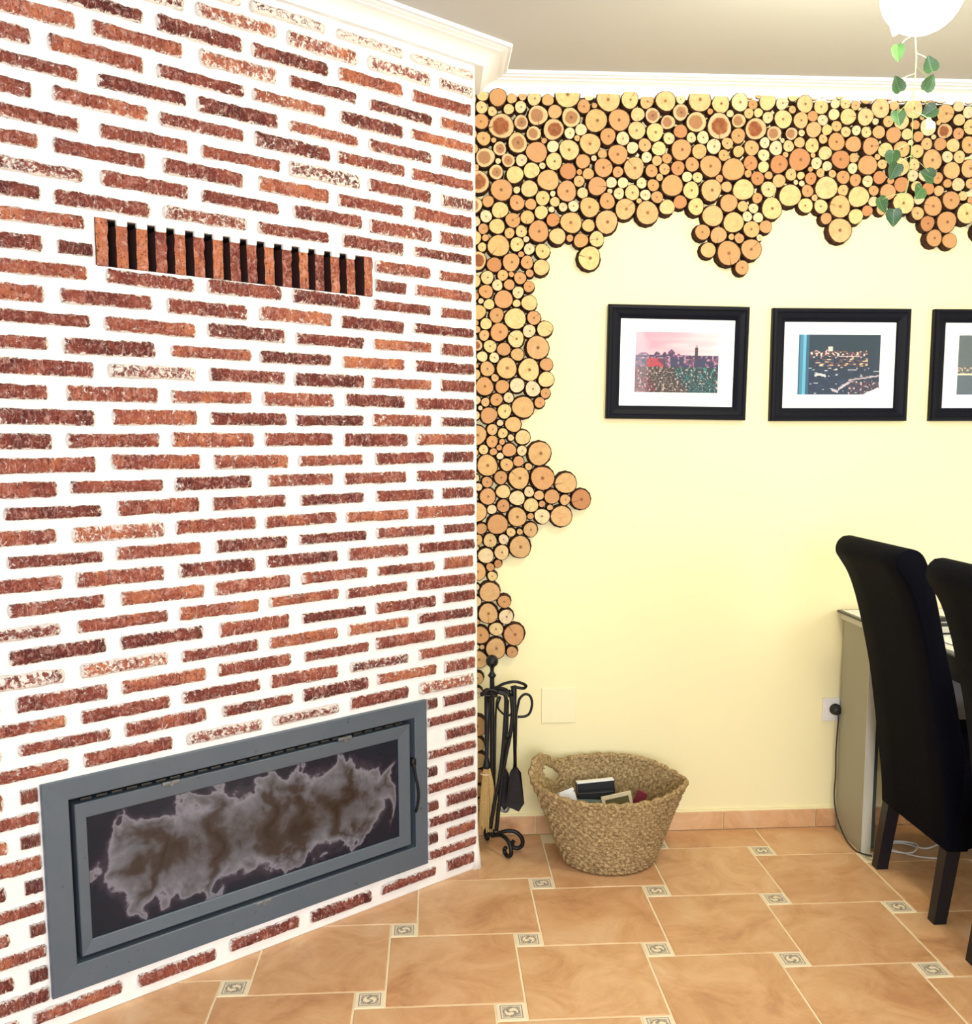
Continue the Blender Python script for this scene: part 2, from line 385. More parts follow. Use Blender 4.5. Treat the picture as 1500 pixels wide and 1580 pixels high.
# ------------------------------------------------------------------ chimney wall with bricks
FR = (0.210, 1.298, 0.082, 0.583)          # stove opening in t, z
VT = (0.373, 1.117, 1.741, 1.846)          # vent opening
ts = [0.0]; zs = [0.0]
def fillto(lst, stops, step):
    a = lst[-1]
    for s_ in stops:
        n = max(1, round((s_-a)/step))
        lst += [a + (s_-a)*(k+1)/n for k in range(n)]; a = s_
fillto(ts, [FR[0], VT[0], VT[1], FR[1], 1.70, CHL], .022)
fillto(zs, [FR[2], FR[3], VT[2], VT[3], ZC], .022)
mb = MB(); idx = {}
v = []; f = []
for i, a in enumerate(ts):
    for j, z in enumerate(zs):
        inb = lambda R: R[0]-1e-4 <= a <= R[1]+1e-4 and R[2]-1e-4 <= z <= R[3]+1e-4
        d = 0 if (i in (0,) or j in (0, len(zs)-1) or inb(FR) or inb(VT)) else .0035*noise.noise(Vector((a*19, z*19, 3)))+.0015*noise.noise(Vector((a*60, z*60, 3)))
        v.append(cl(a, z, d))
nz_ = len(zs)
for i in range(len(ts)-1):
    for j in range(nz_-1):
        ca, cz = (ts[i]+ts[i+1])/2, (zs[j]+zs[j+1])/2
        if any(R[0] < ca < R[1] and R[2] < cz < R[3] for R in (FR, VT)): continue
        f.append((i*nz_+j, (i+1)*nz_+j, (i+1)*nz_+j+1, i*nz_+j+1)[::-1])
mb.add(v, f)
def cell(R, depth):                        # recess walls + back
    a0, a1, b0, b1 = R
    q = [cl(a0, b0), cl(a1, b0), cl(a1, b1), cl(a0, b1)]; q2 = [cl(a0, b0, -depth), cl(a1, b0, -depth), cl(a1, b1, -depth), cl(a0, b1, -depth)]
    mb.add(q+q2, [(0, 1, 5, 4), (1, 2, 6, 5), (2, 3, 7, 6), (3, 0, 4, 7), (4, 5, 6, 7)])
cell(FR, .40); cell(VT, .16)
wl = mb.build('wall_left', M['mortar'], None, True, CH_LOC, CH_ROT)
autosmooth(wl, 40); struct(wl)
# plain return of the chimney towards the back wall
rt = MB(); rt.box((CX-.03, CY, 0), (CX, 0, ZC))
ret = struct(rt.build('wall_return', M['plaster']))
# corner bead, chipped at the foot
cb = MB(); pts = []
for k in range(60):
    z = k/59*2.43; pts.append(Vector((CX-.006 + .0015*noise.noise(Vector((0, 0, z*12))), CY+.004, z)))
rr = [.0085 + .0025*noise.noise(Vector((3, 1, p.z*14))) + (.014*max(0, 1-p.z/.10)) for p in pts]
cb.tube(pts, rr, 8); o = cb.build('corner_bead', M['plaster'], ret, True); o['label'] = 'rough white plaster corner, thicker at the foot'

# brick pieces
def brick_mesh(seed, L=.206, H=.0305, D=.011):
    rnd = random.Random(seed); nx, nz = 16, 4; v = []; f = []
    for i in range(nx+1):
        for j in range(nz+1):
            x = -L/2 + L*i/nx; z = -H/2 + H*j/nz
            n = noise.noise(Vector((x*45+seed*7, z*90, seed)))
            n2 = noise.noise(Vector((x*22, 5, seed*3)))
            edge = (j in (0, nz)); ex = i in (0, nx)
            zz = z + (.0030*n + .0012*noise.noise(Vector((x*160, z*90, seed*5))) if edge else 0) + .0018*n2
            if ex and edge: xx = x*(.955)
            else: xx = x + (.0015*n if ex else 0)
            y = -(D*(.62 if edge or ex else 1.0) + .0034*n)
            v.append((xx, y, zz))
    for i in range(nx):
        for j in range(nz):
            a = i*(nz+1)+j; f.append((a, a+nz+1, a+nz+2, a+1))
    # skirt back into the mortar
    ring = [i*(nz+1) for i in range(nx+1)] + [nx*(nz+1)+j for j in range(1, nz+1)] + [i*(nz+1)+nz for i in range(nx-1, -1, -1)] + [j for j in range(nz-1, 0, -1)]
    b = len(v)
    for q in ring: v.append((v[q][0]*1.006, .006, v[q][2]*1.03))
    k = len(ring)
    for q in range(k): f.append((ring[q], b+q, b+(q+1) % k, ring[(q+1) % k]))
    me = bpy.data.meshes.new('brick'); me.from_pydata(v, [], f); me.materials.append(M['brick']); me.update()
    for p in me.polygons: p.use_smooth = True
    return me
BM = [brick_mesh(s) for s in range(14)]
P_, U_ = .05244, .24256
nb = 0
def put_brick(t0, t1, z, rot=0, hs=1.0, d=0.0):
    global nb
    o = bpy.data.objects.new('brick', random.choice(BM)); COL.objects.link(o); o.parent = wl
    o.location = cl((t0+t1)/2, z, d); o.scale = ((t1-t0)/.206, 1.0, hs)
    o.rotation_euler = (0, rot, 0); nb += 1
    k = random.random(); whiten = .75*random.random() if k < .13 else .18*random.random()
    if z > 2.38 and t0 < 1.0: whiten = 1.0  # top courses: smeared plaster and lamp glare, both put into the colour
    elif z > 2.33 and t0 < .9: whiten = random.uniform(.35, .9)
    o.color = (whiten, 0, 0, 1); return o
for i in range(-3, 43):
    z = 1.3012 - P_*(i-18)
    offs = .62 if i % 2 == 0 else 1.02
    js = [0.0] + [U_*(offs+k) for k in range(0, 8)]
    if i % 2: js = [0.0] + [U_*(1.02+k) for k in range(0, 7)]
    for a, b in zip(js[:-1], js[1:]):
        if a > 1.70: continue
        b = min(b, 1.78)
        g = .0165
        t0, t1 = a + (g if a > 0 else .012), b - g
        zc = z + random.uniform(-.002, .002)
        t0 += random.uniform(-.005, .006); t1 += random.uniform(-.006, .005)
        segs = [(t0, t1)]
        for R in (FR, VT):
            if R[2]-.015 < z < R[3]+.012:
                ns = []
                for s0, s1 in segs:
                    if s1 <= R[0]-.008 or s0 >= R[1]+.008: ns.append((s0, s1)); continue
                    if s0 < R[0]-.008: ns.append((s0, R[0]-.010))
                    if s1 > R[1]+.008: ns.append((R[1]+.010, s1))
                segs = ns
        for s0, s1 in segs:
            if s1-s0 > .03:
                hh = random.uniform(.86, 1.18)
                if i == -3: hh *= .8; zc -= .004
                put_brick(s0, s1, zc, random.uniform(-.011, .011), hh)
# vent: upright bricks with dark gaps between them
gaps = [1.081, 1.034, .988, .943, .896, .847, .799, .756, .708, .659, .608, .56, .513, .464, .414]
ed = [VT[1]+.004] + gaps + [VT[0]-.006]
def upright_mesh(seed):
    rnd = random.Random(seed); v = []; f = []; nzz = 8; W, H, D = .0265, .092, .075
    for j in range(nzz+1):
        z = -H/2 + H*j/nzz
        j1 = noise.noise(Vector((z*50, seed, 1)))*.0022; j2 = noise.noise(Vector((z*50, seed, 9)))*.0022
        jy = noise.noise(Vector((z*60, seed, 4)))*.002
        v += [(-W/2+j1, 0+jy, z), (W/2+j2, 0-jy, z), (W/2+j2, D, z), (-W/2+j1, D, z)]
    for j in range(nzz):
        for k in range(4):
            a = j*4+k; b = j*4+(k+1) % 4; f.append((a, b, b+4, a+4))
    f += [(3, 2, 1, 0), tuple(nzz*4+k for k in range(4))]
    me = bpy.data.meshes.new('upright_brick'); me.from_pydata(v, [], f); me.materials.append(M['ubrick']); me.materials.append(M['shadebrick']); me.update()
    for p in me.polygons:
        if p.index < nzz*4 and p.index % 4 in (1, 3): p.material_index = 1  # side faces coloured dark for the shade in the gaps
    return me
UM = [upright_mesh(s) for s in range(5)]
for k in range(len(ed)-1):
    random.random()
    a, b = ed[k], ed[k+1]; c = (a+b)/2
    if k == 0: c = a+.000
    if k == len(ed)-2: c = .3875
    if k == 0: c = 1.106
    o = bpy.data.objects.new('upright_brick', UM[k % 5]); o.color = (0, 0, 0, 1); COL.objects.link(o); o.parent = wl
    o.location = cl(c, (VT[2]+VT[3])/2-.005, .002 - (.004 if 0 < k < len(ed)-2 else -.004)); o.rotation_euler = (0, random.uniform(-.02, .02), 0)
    if k in (0, len(ed)-2): o.scale = (1.0, 1.0, 1.12); o.location.z += .005
    # blob of mortar above each upright brick
    if 0 < k < len(ed)-2:
        mo = MB().box((-.0125, -.001, -.010), (.0125, .012, .006), .003).build('mortar_pad', M['mortar'], wl, True, cl(c, VT[3]-.003, .003))
# black boxes standing in for the shade inside the vent
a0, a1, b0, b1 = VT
vsh = MB(); dd = -.10
vsh.box((-a1+.002, .078, b0+.002), (-a0-.002, .084, b1-.002)); vsh.box((-a1+.012, .012, b0-.002), (-a0-.012, .078, b0+.003)); vsh.box((-a1+.012, .012, b1-.003), (-a0-.012, .078, b1+.002)); o = vsh.build('vent_shade', M['black'], wl); o['label'] = 'hollow behind the upright bricks, its shade painted black'

# ------------------------------------------------------------------ stove insert
st = empty('fireplace_insert', 'grey steel glass-fronted fireplace insert set low in the brick wall', 'fireplace', CH_LOC)
st.rotation_euler = CH_ROT
def ringmesh(name, R0, R1, d0, d1, dback, mat, parent, bev=.0):
    # R0 outer, R1 inner rectangles (t0,t1,z0,z1); front at d0 (outer) / d1 (inner)
    mbx = MB()
    def rect(R, d): return [cl(R[0], R[2], d), cl(R[1], R[2], d), cl(R[1], R[3], d), cl(R[0], R[3], d)]
    e = .002
    Ra = (R0[0]+e, R0[1]-e, R0[2]+e, R0[3]-e); Rb = (R1[0]-e, R1[1]+e, R1[2]-e, R1[3]+e)
    v = rect(R0, dback) + rect(R0, d0-e) + rect(Ra, d0) + rect(Rb, d1) + rect(R1, d1-e) + rect(R1, dback)
    f = []
    for r_ in range(5):
        for k in range(4): f.append((r_*4+k, r_*4+(k+1) % 4, (r_+1)*4+(k+1) % 4, (r_+1)*4+k)[::-1])
    for k in range(4): f.append((20+k, 20+(k+1) % 4, (k+1) % 4, k)[::-1])
    mbx.add(v, f); return mbx.build(name, mat, parent)
F0 = (.206, 1.302, .078, .587)
F1 = (.249, 1.243, .141, .538)
ringmesh('frame', F0, F1, .012, .009, -.06, M['steel'], st)
D0 = (.266, 1.230, .153, .522); D1 = (.305, 1.203, .187, .484)
dr = empty('door', '', '', (0, 0, 0)); del dr['label']; del dr['category']; dr.parent = st
bpy.data.objects.remove(dr)
dr = ringmesh('door', D0, D1, .006, .002, -.045, M['steel'], st)
# glass pane with rounded corners
def rrect(R, rad, n=5):
    pts = []
    for (cx, cz, a0) in ((R[1]-rad, R[3]-rad, 0), (R[0]+rad, R[3]-rad, 90), (R[0]+rad, R[2]+rad, 180), (R[1]-rad, R[2]+rad, 270)):
        for k in range(n+1):
            a = radians(a0 + 90*k/n); pts.append((cx+rad*cos(a), cz+rad*sin(a)))
    return pts
g = MB(); pp = rrect((D1[0]-.003, D1[1]+.003, D1[2]-.003, D1[3]+.003), .016)
g.add([cl(a, z, -.003) for a, z in pp] + [cl(a, z, -.007) for a, z in pp], [tuple(range(len(pp)))[::-1], tuple(range(len(pp), 2*len(pp)))] +
      [(k, (k+1) % len(pp), len(pp)+(k+1) % len(pp), len(pp)+k) for k in range(len(pp))])
go = g.build('glass', M['soot'], dr); go['label'] = 'smoke-stained glass with pale and black soot marks'
# inner lining / firebox
fb = MB(); a0, a1, b0, b1 = F1
fb.box((-a1-.02, .33, b0-.02), (-a0+.02, .35, b1+.02)); fb.box((-a1-.02, .06, b0-.02), (-a0+.02, .33, b0-.005)); fb.box((-a1-.02, .06, b1+.005), (-a0+.02, .33, b1+.02))
fb.box((-a1-.02, .06, b0), (-a1-.005, .33, b1)); fb.box((-a0+.005, .06, b0), (-a0+.02, .33, b1)); fb.build('firebox', M['black'], st)
# latches, slotted air vent and side handle
for px, py in ((262, 1206), (530, 1138), (405, 1390)):
    a, z = tz(px, py); lb = MB()
    lb.box((-a-.022, -.010, z-.005), (-a+.022, -.001, z+.004), .002); lb.tube([(-a, -.012, z-.002), (-a, 0, z-.002)], .006, 8)
    lb.build('latch', M['latch'], st)
sl = MB()
for k in range(26):
    a = .30+.9*k/25; sl.box((-a-.014, -.001, .5265), (-a+.012, .012, .5325), .0015)
sl.build('air_slots', M['dark'], st)
hb = MB(); hb.tube(spline([cl(.2545, .41, .004), cl(.2555, .395, .010), cl(.252, .36, .014), cl(.247, .33, .017), cl(.245, .30, .018), cl(.247, .265, .012), cl(.249, .25, .008)], 4), .0042, 7)
hb.box(cl(.262, .395, .012), cl(.249, .415, -.01)); hb.build('handle', M['iron'], st, True)

# ------------------------------------------------------------------ cornice
prof = [(0, 2.4285), (.022, 2.4265), (.024, 2.433), (.029, 2.436), (.033, 2.445), (.044, 2.455), (.060, 2.4615), (.0655, 2.462), (.061, 2.4665), (.073, 2.467), (.078, 2.4695), (.073, 2.4735), (.086, 2.474), (.089, 2.479), (.088, ZC+.001), (0, ZC+.001)]
def cornice(name, path, normals):
    v = []; f = []; k = len(prof)
    for (bx, by), (nx_, ny_) in zip(path, normals):
        for d, z in prof: v.append((bx+nx_*d, by+ny_*d, z))
    for i in range(len(path)-1):
        for j in range(k-1): f.append((i*k+j, i*k+j+1, (i+1)*k+j+1, (i+1)*k+j))
    f += [tuple(range(k)), tuple((len(path)-1)*k+j for j in range(k))[::-1]]
    return struct(mesh(name, v, f, M['cornice']))
n1 = (DN.x, DN.y); n2 = (1.0, 0.0)
mit = (1.25, (1-1.25*n1[0])/n1[1])
e_ = ch(CHL, 0)
c1 = cornice('trim_1', [(e_.x, e_.y), (CX, CY), (CX, 0)], [n1, mit, (1.25, -1.0)])
c2 = cornice('trim_2', [(CX, 0), (XR, 0)], [(1.25, -1.0), (0, -1.0)])
for c in (c1, c2): autosmooth(c, 50)

# ------------------------------------------------------------------ floor tiles
LX, LY = -.08783, -.65596; TA, TB = .34018, .07419
def clip(poly, n, d):                      # keep n.p <= d
    out = []
    for i in range(len(poly)):
        p, q = poly[i], poly[(i+1) % len(poly)]; a = n[0]*p[0]+n[1]*p[1]-d; b = n[0]*q[0]+n[1]*q[1]-d
        if a <= 0: out.append(p)
        if (a < 0 < b) or (b < 0 < a): s_ = a/(a-b); out.append((p[0]+(q[0]-p[0])*s_, p[1]+(q[1]-p[1])*s_))
    return out
def clipall(poly):
    poly = clip(poly, (0, 1), -.012)
    # outside the chimney: either x > CX or in front of the brick face
    if poly and min(p[0] for p in poly) < CX + .0:
        cpts = clip(poly, (-DN.x, -DN.y), -(DN.x*CX+DN.y*CY)-.001)
        xs = [p[0] for p in poly]
        if max(xs) > CX and max(p[1] for p in poly) > CY:
            right = clip(poly, (-1, 0), -CX)
            left = clip(cpts, (1, 0), CX)
            return [q for q in (left, right) if len(q) > 2]
        return [cpts] if len(cpts) > 2 else []
    return [poly] if len(poly) > 2 else []
def area2(p): return abs(sum(p[i][0]*p[(i+1) % len(p)][1]-p[(i+1) % len(p)][0]*p[i][1] for i in range(len(p))))/2
g_ = .0022
for i in range(-5, 9):
    for j in range(-7, 4):
        x = LX + i*TA + j*TB; y = LY - i*TB + j*TA
        if not (-1.9 < x < 2.9 and -3.0 < y < .4): continue
        x0, y0 = x - TB/2, y - TB/2 - TA
        for poly in clipall([(x0+g_, y0+g_), (x0+TA-g_, y0+g_), (x0+TA-g_, y0+TA-g_), (x0+g_, y0+TA-g_)]):
            if area2(poly) < .0004: continue
            cx_ = sum(p[0] for p in poly)/len(poly); cy_ = sum(p[1] for p in poly)/len(poly); b = .0018
            n = len(poly); v = [(p[0]-cx_, p[1]-cy_, -.010) for p in poly] + [(p[0]-cx_, p[1]-cy_, -b) for p in poly]
            v += [((p[0]-cx_)*(1-b*6), (p[1]-cy_)*(1-b*6), 0) for p in poly]
            f = [tuple(range(2*n, 3*n))] + [(r_*n+k, r_*n+(k+1) % n, (r_+1)*n+(k+1) % n, (r_+1)*n+k) for r_ in range(2) for k in range(n)]
            mesh('tile', v, f, M['tile'], fl, False, (cx_, cy_, 0), (0, 0, 0))
# decor inserts with a grey printed pattern (flat print on each little tile)
def ins_mesh(style):
    N = 26; s_ = TB/2-.0020; v = []; f = []; cols = []
    for i in range(N+1):
        for j in range(N+1): v.append((-s_+2*s_*i/N, -s_+2*s_*j/N, 0))
    cr = (.88, .77, .57); gy = (.31, .27, .21); lt = (.70, .60, .45)
    for i in range(N):
        for j in range(N):
            f.append((i*(N+1)+j, (i+1)*(N+1)+j, (i+1)*(N+1)+j+1, i*(N+1)+j+1))
            u = (i+.5)/N*2-1; w_ = (j+.5)/N*2-1; mm = max(abs(u), abs(w_)); rr_ = math.hypot(u, w_); an = math.atan2(w_, u)
            c = cr
            if .70 < mm < .80: c = gy
            elif mm <= .70:
                c = lt
                if .60 < mm: c = cr
                elif rr_ > .62 and (int((u+1)*13)+int((w_+1)*13)) % 2: c = gy
                elif .50 < rr_ < .60: c = gy
                elif rr_ < .44: c = gy if sin(2*an + rr_*9 + style) > .35 else cr
            cols.append(c)
    b = len(v); v += [(-s_, -s_, -.010), (s_, -s_, -.010), (s_, s_, -.010), (-s_, s_, -.010)]
    cn = [0, N*(N+1), N*(N+1)+N, N]
    for k in range(4): f.append((cn[(k+1) % 4], cn[k], b+k, b+(k+1) % 4)); cols.append(cr)
    me = bpy.data.meshes.new('decor_insert'); me.from_pydata(v, [], f); me.materials.append(M['insert'])
    ca = me.color_attributes.new('paint', 'FLOAT_COLOR', 'CORNER')
    for p in me.polygons:
        for li in p.loop_indices: ca.data[li].color = (*cols[p.index], 1)
    me.update(); return me
IM = [ins_mesh(0), ins_mesh(1.6)]
for i in range(-5, 9):
    for j in range(-7, 4):
        x = LX + i*TA + j*TB; y = LY - i*TB + j*TA
        if not (-1.9 < x < 2.9 and -3.0 < y < -.05): continue
        if (Vector((x, y, 0))-Vector((CX, CY, 0))).dot(DN) < .055 and x < CX + .04: continue
        o = bpy.data.objects.new('decor_insert', IM[(i+j) % 2]); COL.objects.link(o); o.parent = fl; o.location = (x, y, .0004)
# skirting tiles
bb = struct(MB().box((CX, -.006, 0), (XR, 0, .072)).build('baseboard_back', M['wall']))
x = CX + .001; edges = [CX+.001] + [1.005-.3295*k for k in range(2, -1, -1)] + [1.334+.3295*k for k in range(0, 7)]
edges = [e for e in edges if e >= CX]
for a, b in zip(edges[:-1], edges[1:]):
    if b-a < .02: continue
    MB().box((a+.0015-(a+b)/2, -.012, .001-.033), (b-.0015-(a+b)/2, -.002, .064-.033), .0015).build('skirting_tile', M['tile'], bb, False, ((a+b)/2, 0, .033))

# ------------------------------------------------------------------ wood slices on the back wall
SL = []
CT = {'y': (.74, .60, .30), 'w': (.78, .68, .44), 't': (.66, .44, .21), 'o': (.58, .32, .15), 'r': (.50, .22, .10), 'd': (.72, .56, .33), 'D': (.68, .50, .30)}
def S(ox, oy, sc, txt):
    for tok in txt.split():
        a = tok.split(','); col = a[3] if len(a) > 3 else None
        SL.append((ox+float(a[0])/sc, oy+float(a[1])/sc, float(a[2])/sc, col))
K = 5.769
S(720, 100, K, """60,190,45,y 40,300,45 55,400,30 50,610,45 60,740,45 50,870,25 145,270,50 275,305,75,o 400,300,42 610,320,60 730,320,50 910,290,110,y 1090,280,45 1270,320,100,y 1450,340,70
145,385,52,y 240,410,42 378,385,45 482,370,50,w 640,445,85,d 790,415,60 935,455,82,d 1052,362,58 140,505,65,o 315,550,108,D 500,500,62,d 600,605,62,d 770,575,90,D 1150,490,98,t 1355,490,92,o 1490,440,30
150,650,60,t 460,685,85,d 915,608,48,w 1020,570,52,w 1100,705,92,t 1250,640,70,o 1400,648,52,w 1490,560,55,y 170,820,82,d 290,748,58,d 620,765,92,o 762,718,52,w 922,755,88,y 1215,775,42 1350,795,85,o 1475,730,48
282,855,24 375,860,58,d 495,855,50,w 680,885,28 788,845,72,y 1040,850,62 1137,820,25 900,940,70,r 1220,915,80,o 1352,948,46,o 1475,905,75,o 265,958,62,d 105,1040,95,D 425,990,75,y 580,950,70,y 730,1022,92,t 1008,950,25 1085,958,50 1005,1030,48 890,1118,88,o 1288,1045,47 1388,1048,46 1160,1080,80,o
315,1125,95,o 440,1110,30 565,1105,72,y 680,1180,62,y 768,1140,24 785,1212,42 1030,1130,48 1362,1150,48 1475,1125,58 90,1240,70,d 188,1205,50 448,1225,66 570,1240,48,o 858,1262,38,w 950,1255,48 1095,1265,85,t 1250,1205,68,o 1412,1280,88,t
295,1300,72,y 178,1345,52,w 418,1378,64,o 545,1355,60,t 662,1318,58,y 757,1288,26 775,1375,58,r 935,1405,92,t 1085,1420,55,t 1240,1395,98,t 85,1395,45 152,1448,45,o 275,1435,68,y 380,1490,45 640,1480,90,o 488,1480,50""")
S(960, 100, K, """80,330,75,y 230,330,60 385,345,85,y 525,320,40 690,330,100,y 890,350,78,y 1045,350,75 1170,350,42 1290,350,70,y 1425,350,55 140,440,60 280,445,65,d 400,515,62,d 540,435,70,d 670,495,88,d 800,402,25 1035,485,62,d 1130,440,45 1215,440,42 1295,450,50 1425,475,78,y
130,580,78,y 290,590,78,y 515,595,58,r 405,640,50,w 865,540,108,D 1190,570,92,D 1355,615,62,d 1490,610,45,d 20,650,60,w 90,728,50 200,700,56,t 330,730,62 615,655,42 730,635,55 820,715,65,w 1040,630,64,o 1265,690,45 940,705,50,t
225,825,46 320,835,44 400,815,44 540,760,88,o 690,765,64,t 915,800,50 1045,765,48 1160,735,64 1380,755,60,w 1275,795,50 1490,720,45 1430,680,20 1460,808,25 105,915,92,t 260,945,55,o 380,915,48 500,920,60,r 635,880,60,o 790,900,92,o 985,930,98,o 1145,865,62,r 1275,905,48,y 1400,895,78,r
330,1003,32 182,1040,46 440,1070,92,o 580,1000,44 680,995,44 870,1008,32,o 1110,965,32 1205,1000,58,r 1305,975,34,o 1405,1025,60,t 1480,985,40 98,1130,65,y 275,1080,52,o 215,1150,46 15,1040,35 628,1120,72,y 790,1115,90,t 925,1085,46 1085,1100,92,y 1320,1105,70,y 1210,1155,48,o 1480,1155,78,y
315,1165,52,o 395,1255,65,y 518,1215,58,r 40,1285,85 225,1315,98,t 670,1265,70,y 955,1228,75,o 1080,1255,46 1180,1265,45 1330,1270,90,y 810,1340,90,t 990,1400,88,t 1120,1345,44 1215,1355,44 1280,1430,55,o 1145,1455,70,t 720,1490,65,o 865,1500,68,y""")
S(960, 280, K, "722,465,65,o 862,480,70 975,492,26 1048,502,42,o 1145,430,70 1278,408,55 1228,495,28 775,610,65,t 945,635,102,o 1150,605,88,o 1070,765,60,o")
S(1200, 100, 5, """215,315,62,y 340,325,55,y 455,310,35 530,300,40 600,305,35 790,350,70,y 900,310,35 1075,350,75,y 1185,350,50 1290,375,68,t 1400,330,40 1480,365,45 160,425,58,t 280,388,40 360,410,40 445,380,42,w 545,400,60,y 675,400,62,y 860,430,40 960,440,58,y 1165,480,60,w 1300,500,55,D 1390,410,45,y 1485,460,55,y
110,530,45,d 192,520,24 280,500,58,t 395,495,40 470,480,40,t 540,510,40 620,510,38 700,510,42 775,520,50,t 885,540,60,o 1005,540,42,y 1085,560,40 1400,530,42,o 95,630,42 175,610,40,t 275,615,55,y 360,575,34 455,590,65,o 585,610,58,o 710,635,62,o 860,630,55,y 980,640,60,t 1160,600,45 1250,610,48,o 1355,625,50,y 1480,620,60,t
65,700,22 175,735,82,r 285,705,20 372,672,50,y 478,735,68,r 590,715,36 785,700,22 1065,670,50 1185,725,75,t 1310,710,42 1415,700,45 305,765,44,w 380,800,38 580,805,38 700,770,72,o 805,765,35 1055,765,42 950,790,70,y 1340,815,62,t 1480,790,65,t 1045,850,42 1240,870,42,o
90,850,45 145,900,18 180,850,30 250,870,46,r 340,840,34 435,830,30 500,865,50,o 600,885,45,o 700,895,42,w 795,865,48,r 875,895,26,o 955,925,55,r 1310,915,32 1400,920,48 1485,915,35 380,945,85,y 240,960,45,o 100,1005,82,y 510,965,42 740,970,38,o 855,985,60,o 1070,930,40 1170,955,45,r 1250,965,38
625,1010,78,y 225,1070,55,y 300,1015,24 340,1090,52,y 475,1090,80,t 745,1050,38 975,1065,78,y 1090,1040,40 1340,1045,65,o 1440,1015,35 1195,1090,70,o 390,1180,42,o 598,1160,55,y 690,1125,40,r 800,1100,40 480,1270,88,t 1080,1140,48 1165,1225,55,r 1310,1210,75,o 1450,1150,72,y 1210,1330,60,o 1325,1355,55,o 1490,1040,30""")
S(720, 340, K, """70,155,60,y 175,155,30 280,232,95,t 450,210,60,y 530,165,26 558,250,48 680,270,64,y 815,135,70,y 920,158,30,o 1025,175,62,o 1155,168,65,y 1095,335,98,y 490,302,26 105,358,78,D 252,385,65,r 400,370,76,o 535,375,56,o 650,415,68,y 195,500,58,y 315,495,48 403,487,24 475,505,54,o 558,470,34,o
80,535,58,y 270,575,48 383,575,46,o 555,588,48,o 175,630,60,o 452,642,50,w 330,700,80,o 85,665,40 200,745,46 130,715,24 450,730,34 550,740,68,y 110,820,65,t 270,832,64,o 432,880,92,y 592,870,60,o 185,922,50 95,970,30 300,985,78,o 695,970,68,y 555,990,56 160,1018,46 440,1048,72,y
90,1110,50,D 212,1118,56,y 330,1148,58,o 630,1135,100,t 142,1228,46 258,1225,44 450,1190,56,t 355,1315,90,t 705,1280,56,o 555,1330,95,y 75,1240,28 182,1328,64,t 85,1365,48 255,1400,34 705,1415,68,y 165,1470,78,o 320,1465,60,o 450,1460,64,w 590,1495,66,w""")
S(720, 580, K, """85,215,40,w 172,232,38 268,218,54,o 375,190,45,w 125,285,20 500,280,95,t 700,155,44,o 645,235,46,o 85,350,40 205,350,72,o 342,315,62,y 300,418,28 410,430,68,t 100,530,85,t 235,490,48 322,502,44 395,550,28,w 500,545,64,y 222,593,52,o 318,585,26 290,643,26,o 230,680,34,o 150,668,42 298,712,30 385,660,60 490,668,44 645,690,102,t
85,680,30 195,800,92,t 360,790,56 462,760,46 470,910,92,t 300,910,58,o 675,912,102,o 885,955,92,t 1020,1100,86,r 180,940,48,o 120,990,34 85,910,30 185,1065,72,o 330,1030,60,y 450,1085,66,w 553,1035,44,w 645,1062,42 760,1075,64,o 880,1100,46 70,1060,30 320,1150,56,o 575,1148,62,y 672,1140,28 95,1210,88,t 225,1185,42 450,1255,82,t 680,1250,66 840,1250,92,t 575,1250,28 270,1320,88,o 140,1360,48,o 475,1388,26 570,1370,62,t 395,1395,40 100,1460,45 210,1465,60 332,1455,44""")
S(720, 820, K, """470,140,94,t 315,190,64,y 178,228,68,w 65,215,30 270,285,34,r 215,320,36,o 100,355,78,t 225,392,42 208,535,88,t 85,500,30 335,625,56,o 80,625,50 195,735,86,t 350,760,64,w 265,872,60 75,750,25 125,925,75,o 425,920,92,o 262,1045,88,t 405,1075,48,o 110,1140,75,t 100,1310,50 95,1440,45""")
S(700, 1000, 4.514, "160,548,70,o 165,690,50,t 172,790,55,t 172,900,50 165,990,46 170,1080,42,t 165,1160,40,o")
circ = []
for x, y, r, c in sorted(SL, key=lambda q: -q[2]):
    ok = True
    for X, Y, R, C in circ:
        d = math.hypot(x-X, y-Y)
        if d < max(r, R)*.8: ok = False; break
    if ok: circ.append([x, y, r*1.07, c])
# continue the border past the right edge of the frame
rs = random.Random(5)
for k in range(1600):
    x = rs.uniform(1505, 1760); r = rs.choice([8, 9, 10, 13, 15, 16]); y = rs.uniform(165, 330+30*sin(x*.03))
    if all(math.hypot(x-X, y-Y) > r+R for X, Y, R, C in circ): circ.append([x, y, r, rs.choice('ytowr')])
# relax overlaps
for it in range(40):
    for i in range(len(circ)):
        for j in range(i+1, len(circ)):
            a, b = circ[i], circ[j]; dx, dy = b[0]-a[0], b[1]-a[1]
            if abs(dx) > 40 or abs(dy) > 40: continue
            d = math.hypot(dx, dy)+1e-6; ov = a[2]+b[2]+.35-d
            if ov > 0:
                wa = b[2]/(a[2]+b[2]); px_, py_ = dx/d*ov*.5, dy/d*ov*.5
                a[0] -= px_*wa; a[1] -= py_*wa; b[0] += px_*(1-wa); b[1] += py_*(1-wa)
                sh = min(ov*.10, .2) if it > 12 else 0; a[2] -= sh*.5; b[2] -= sh*.5
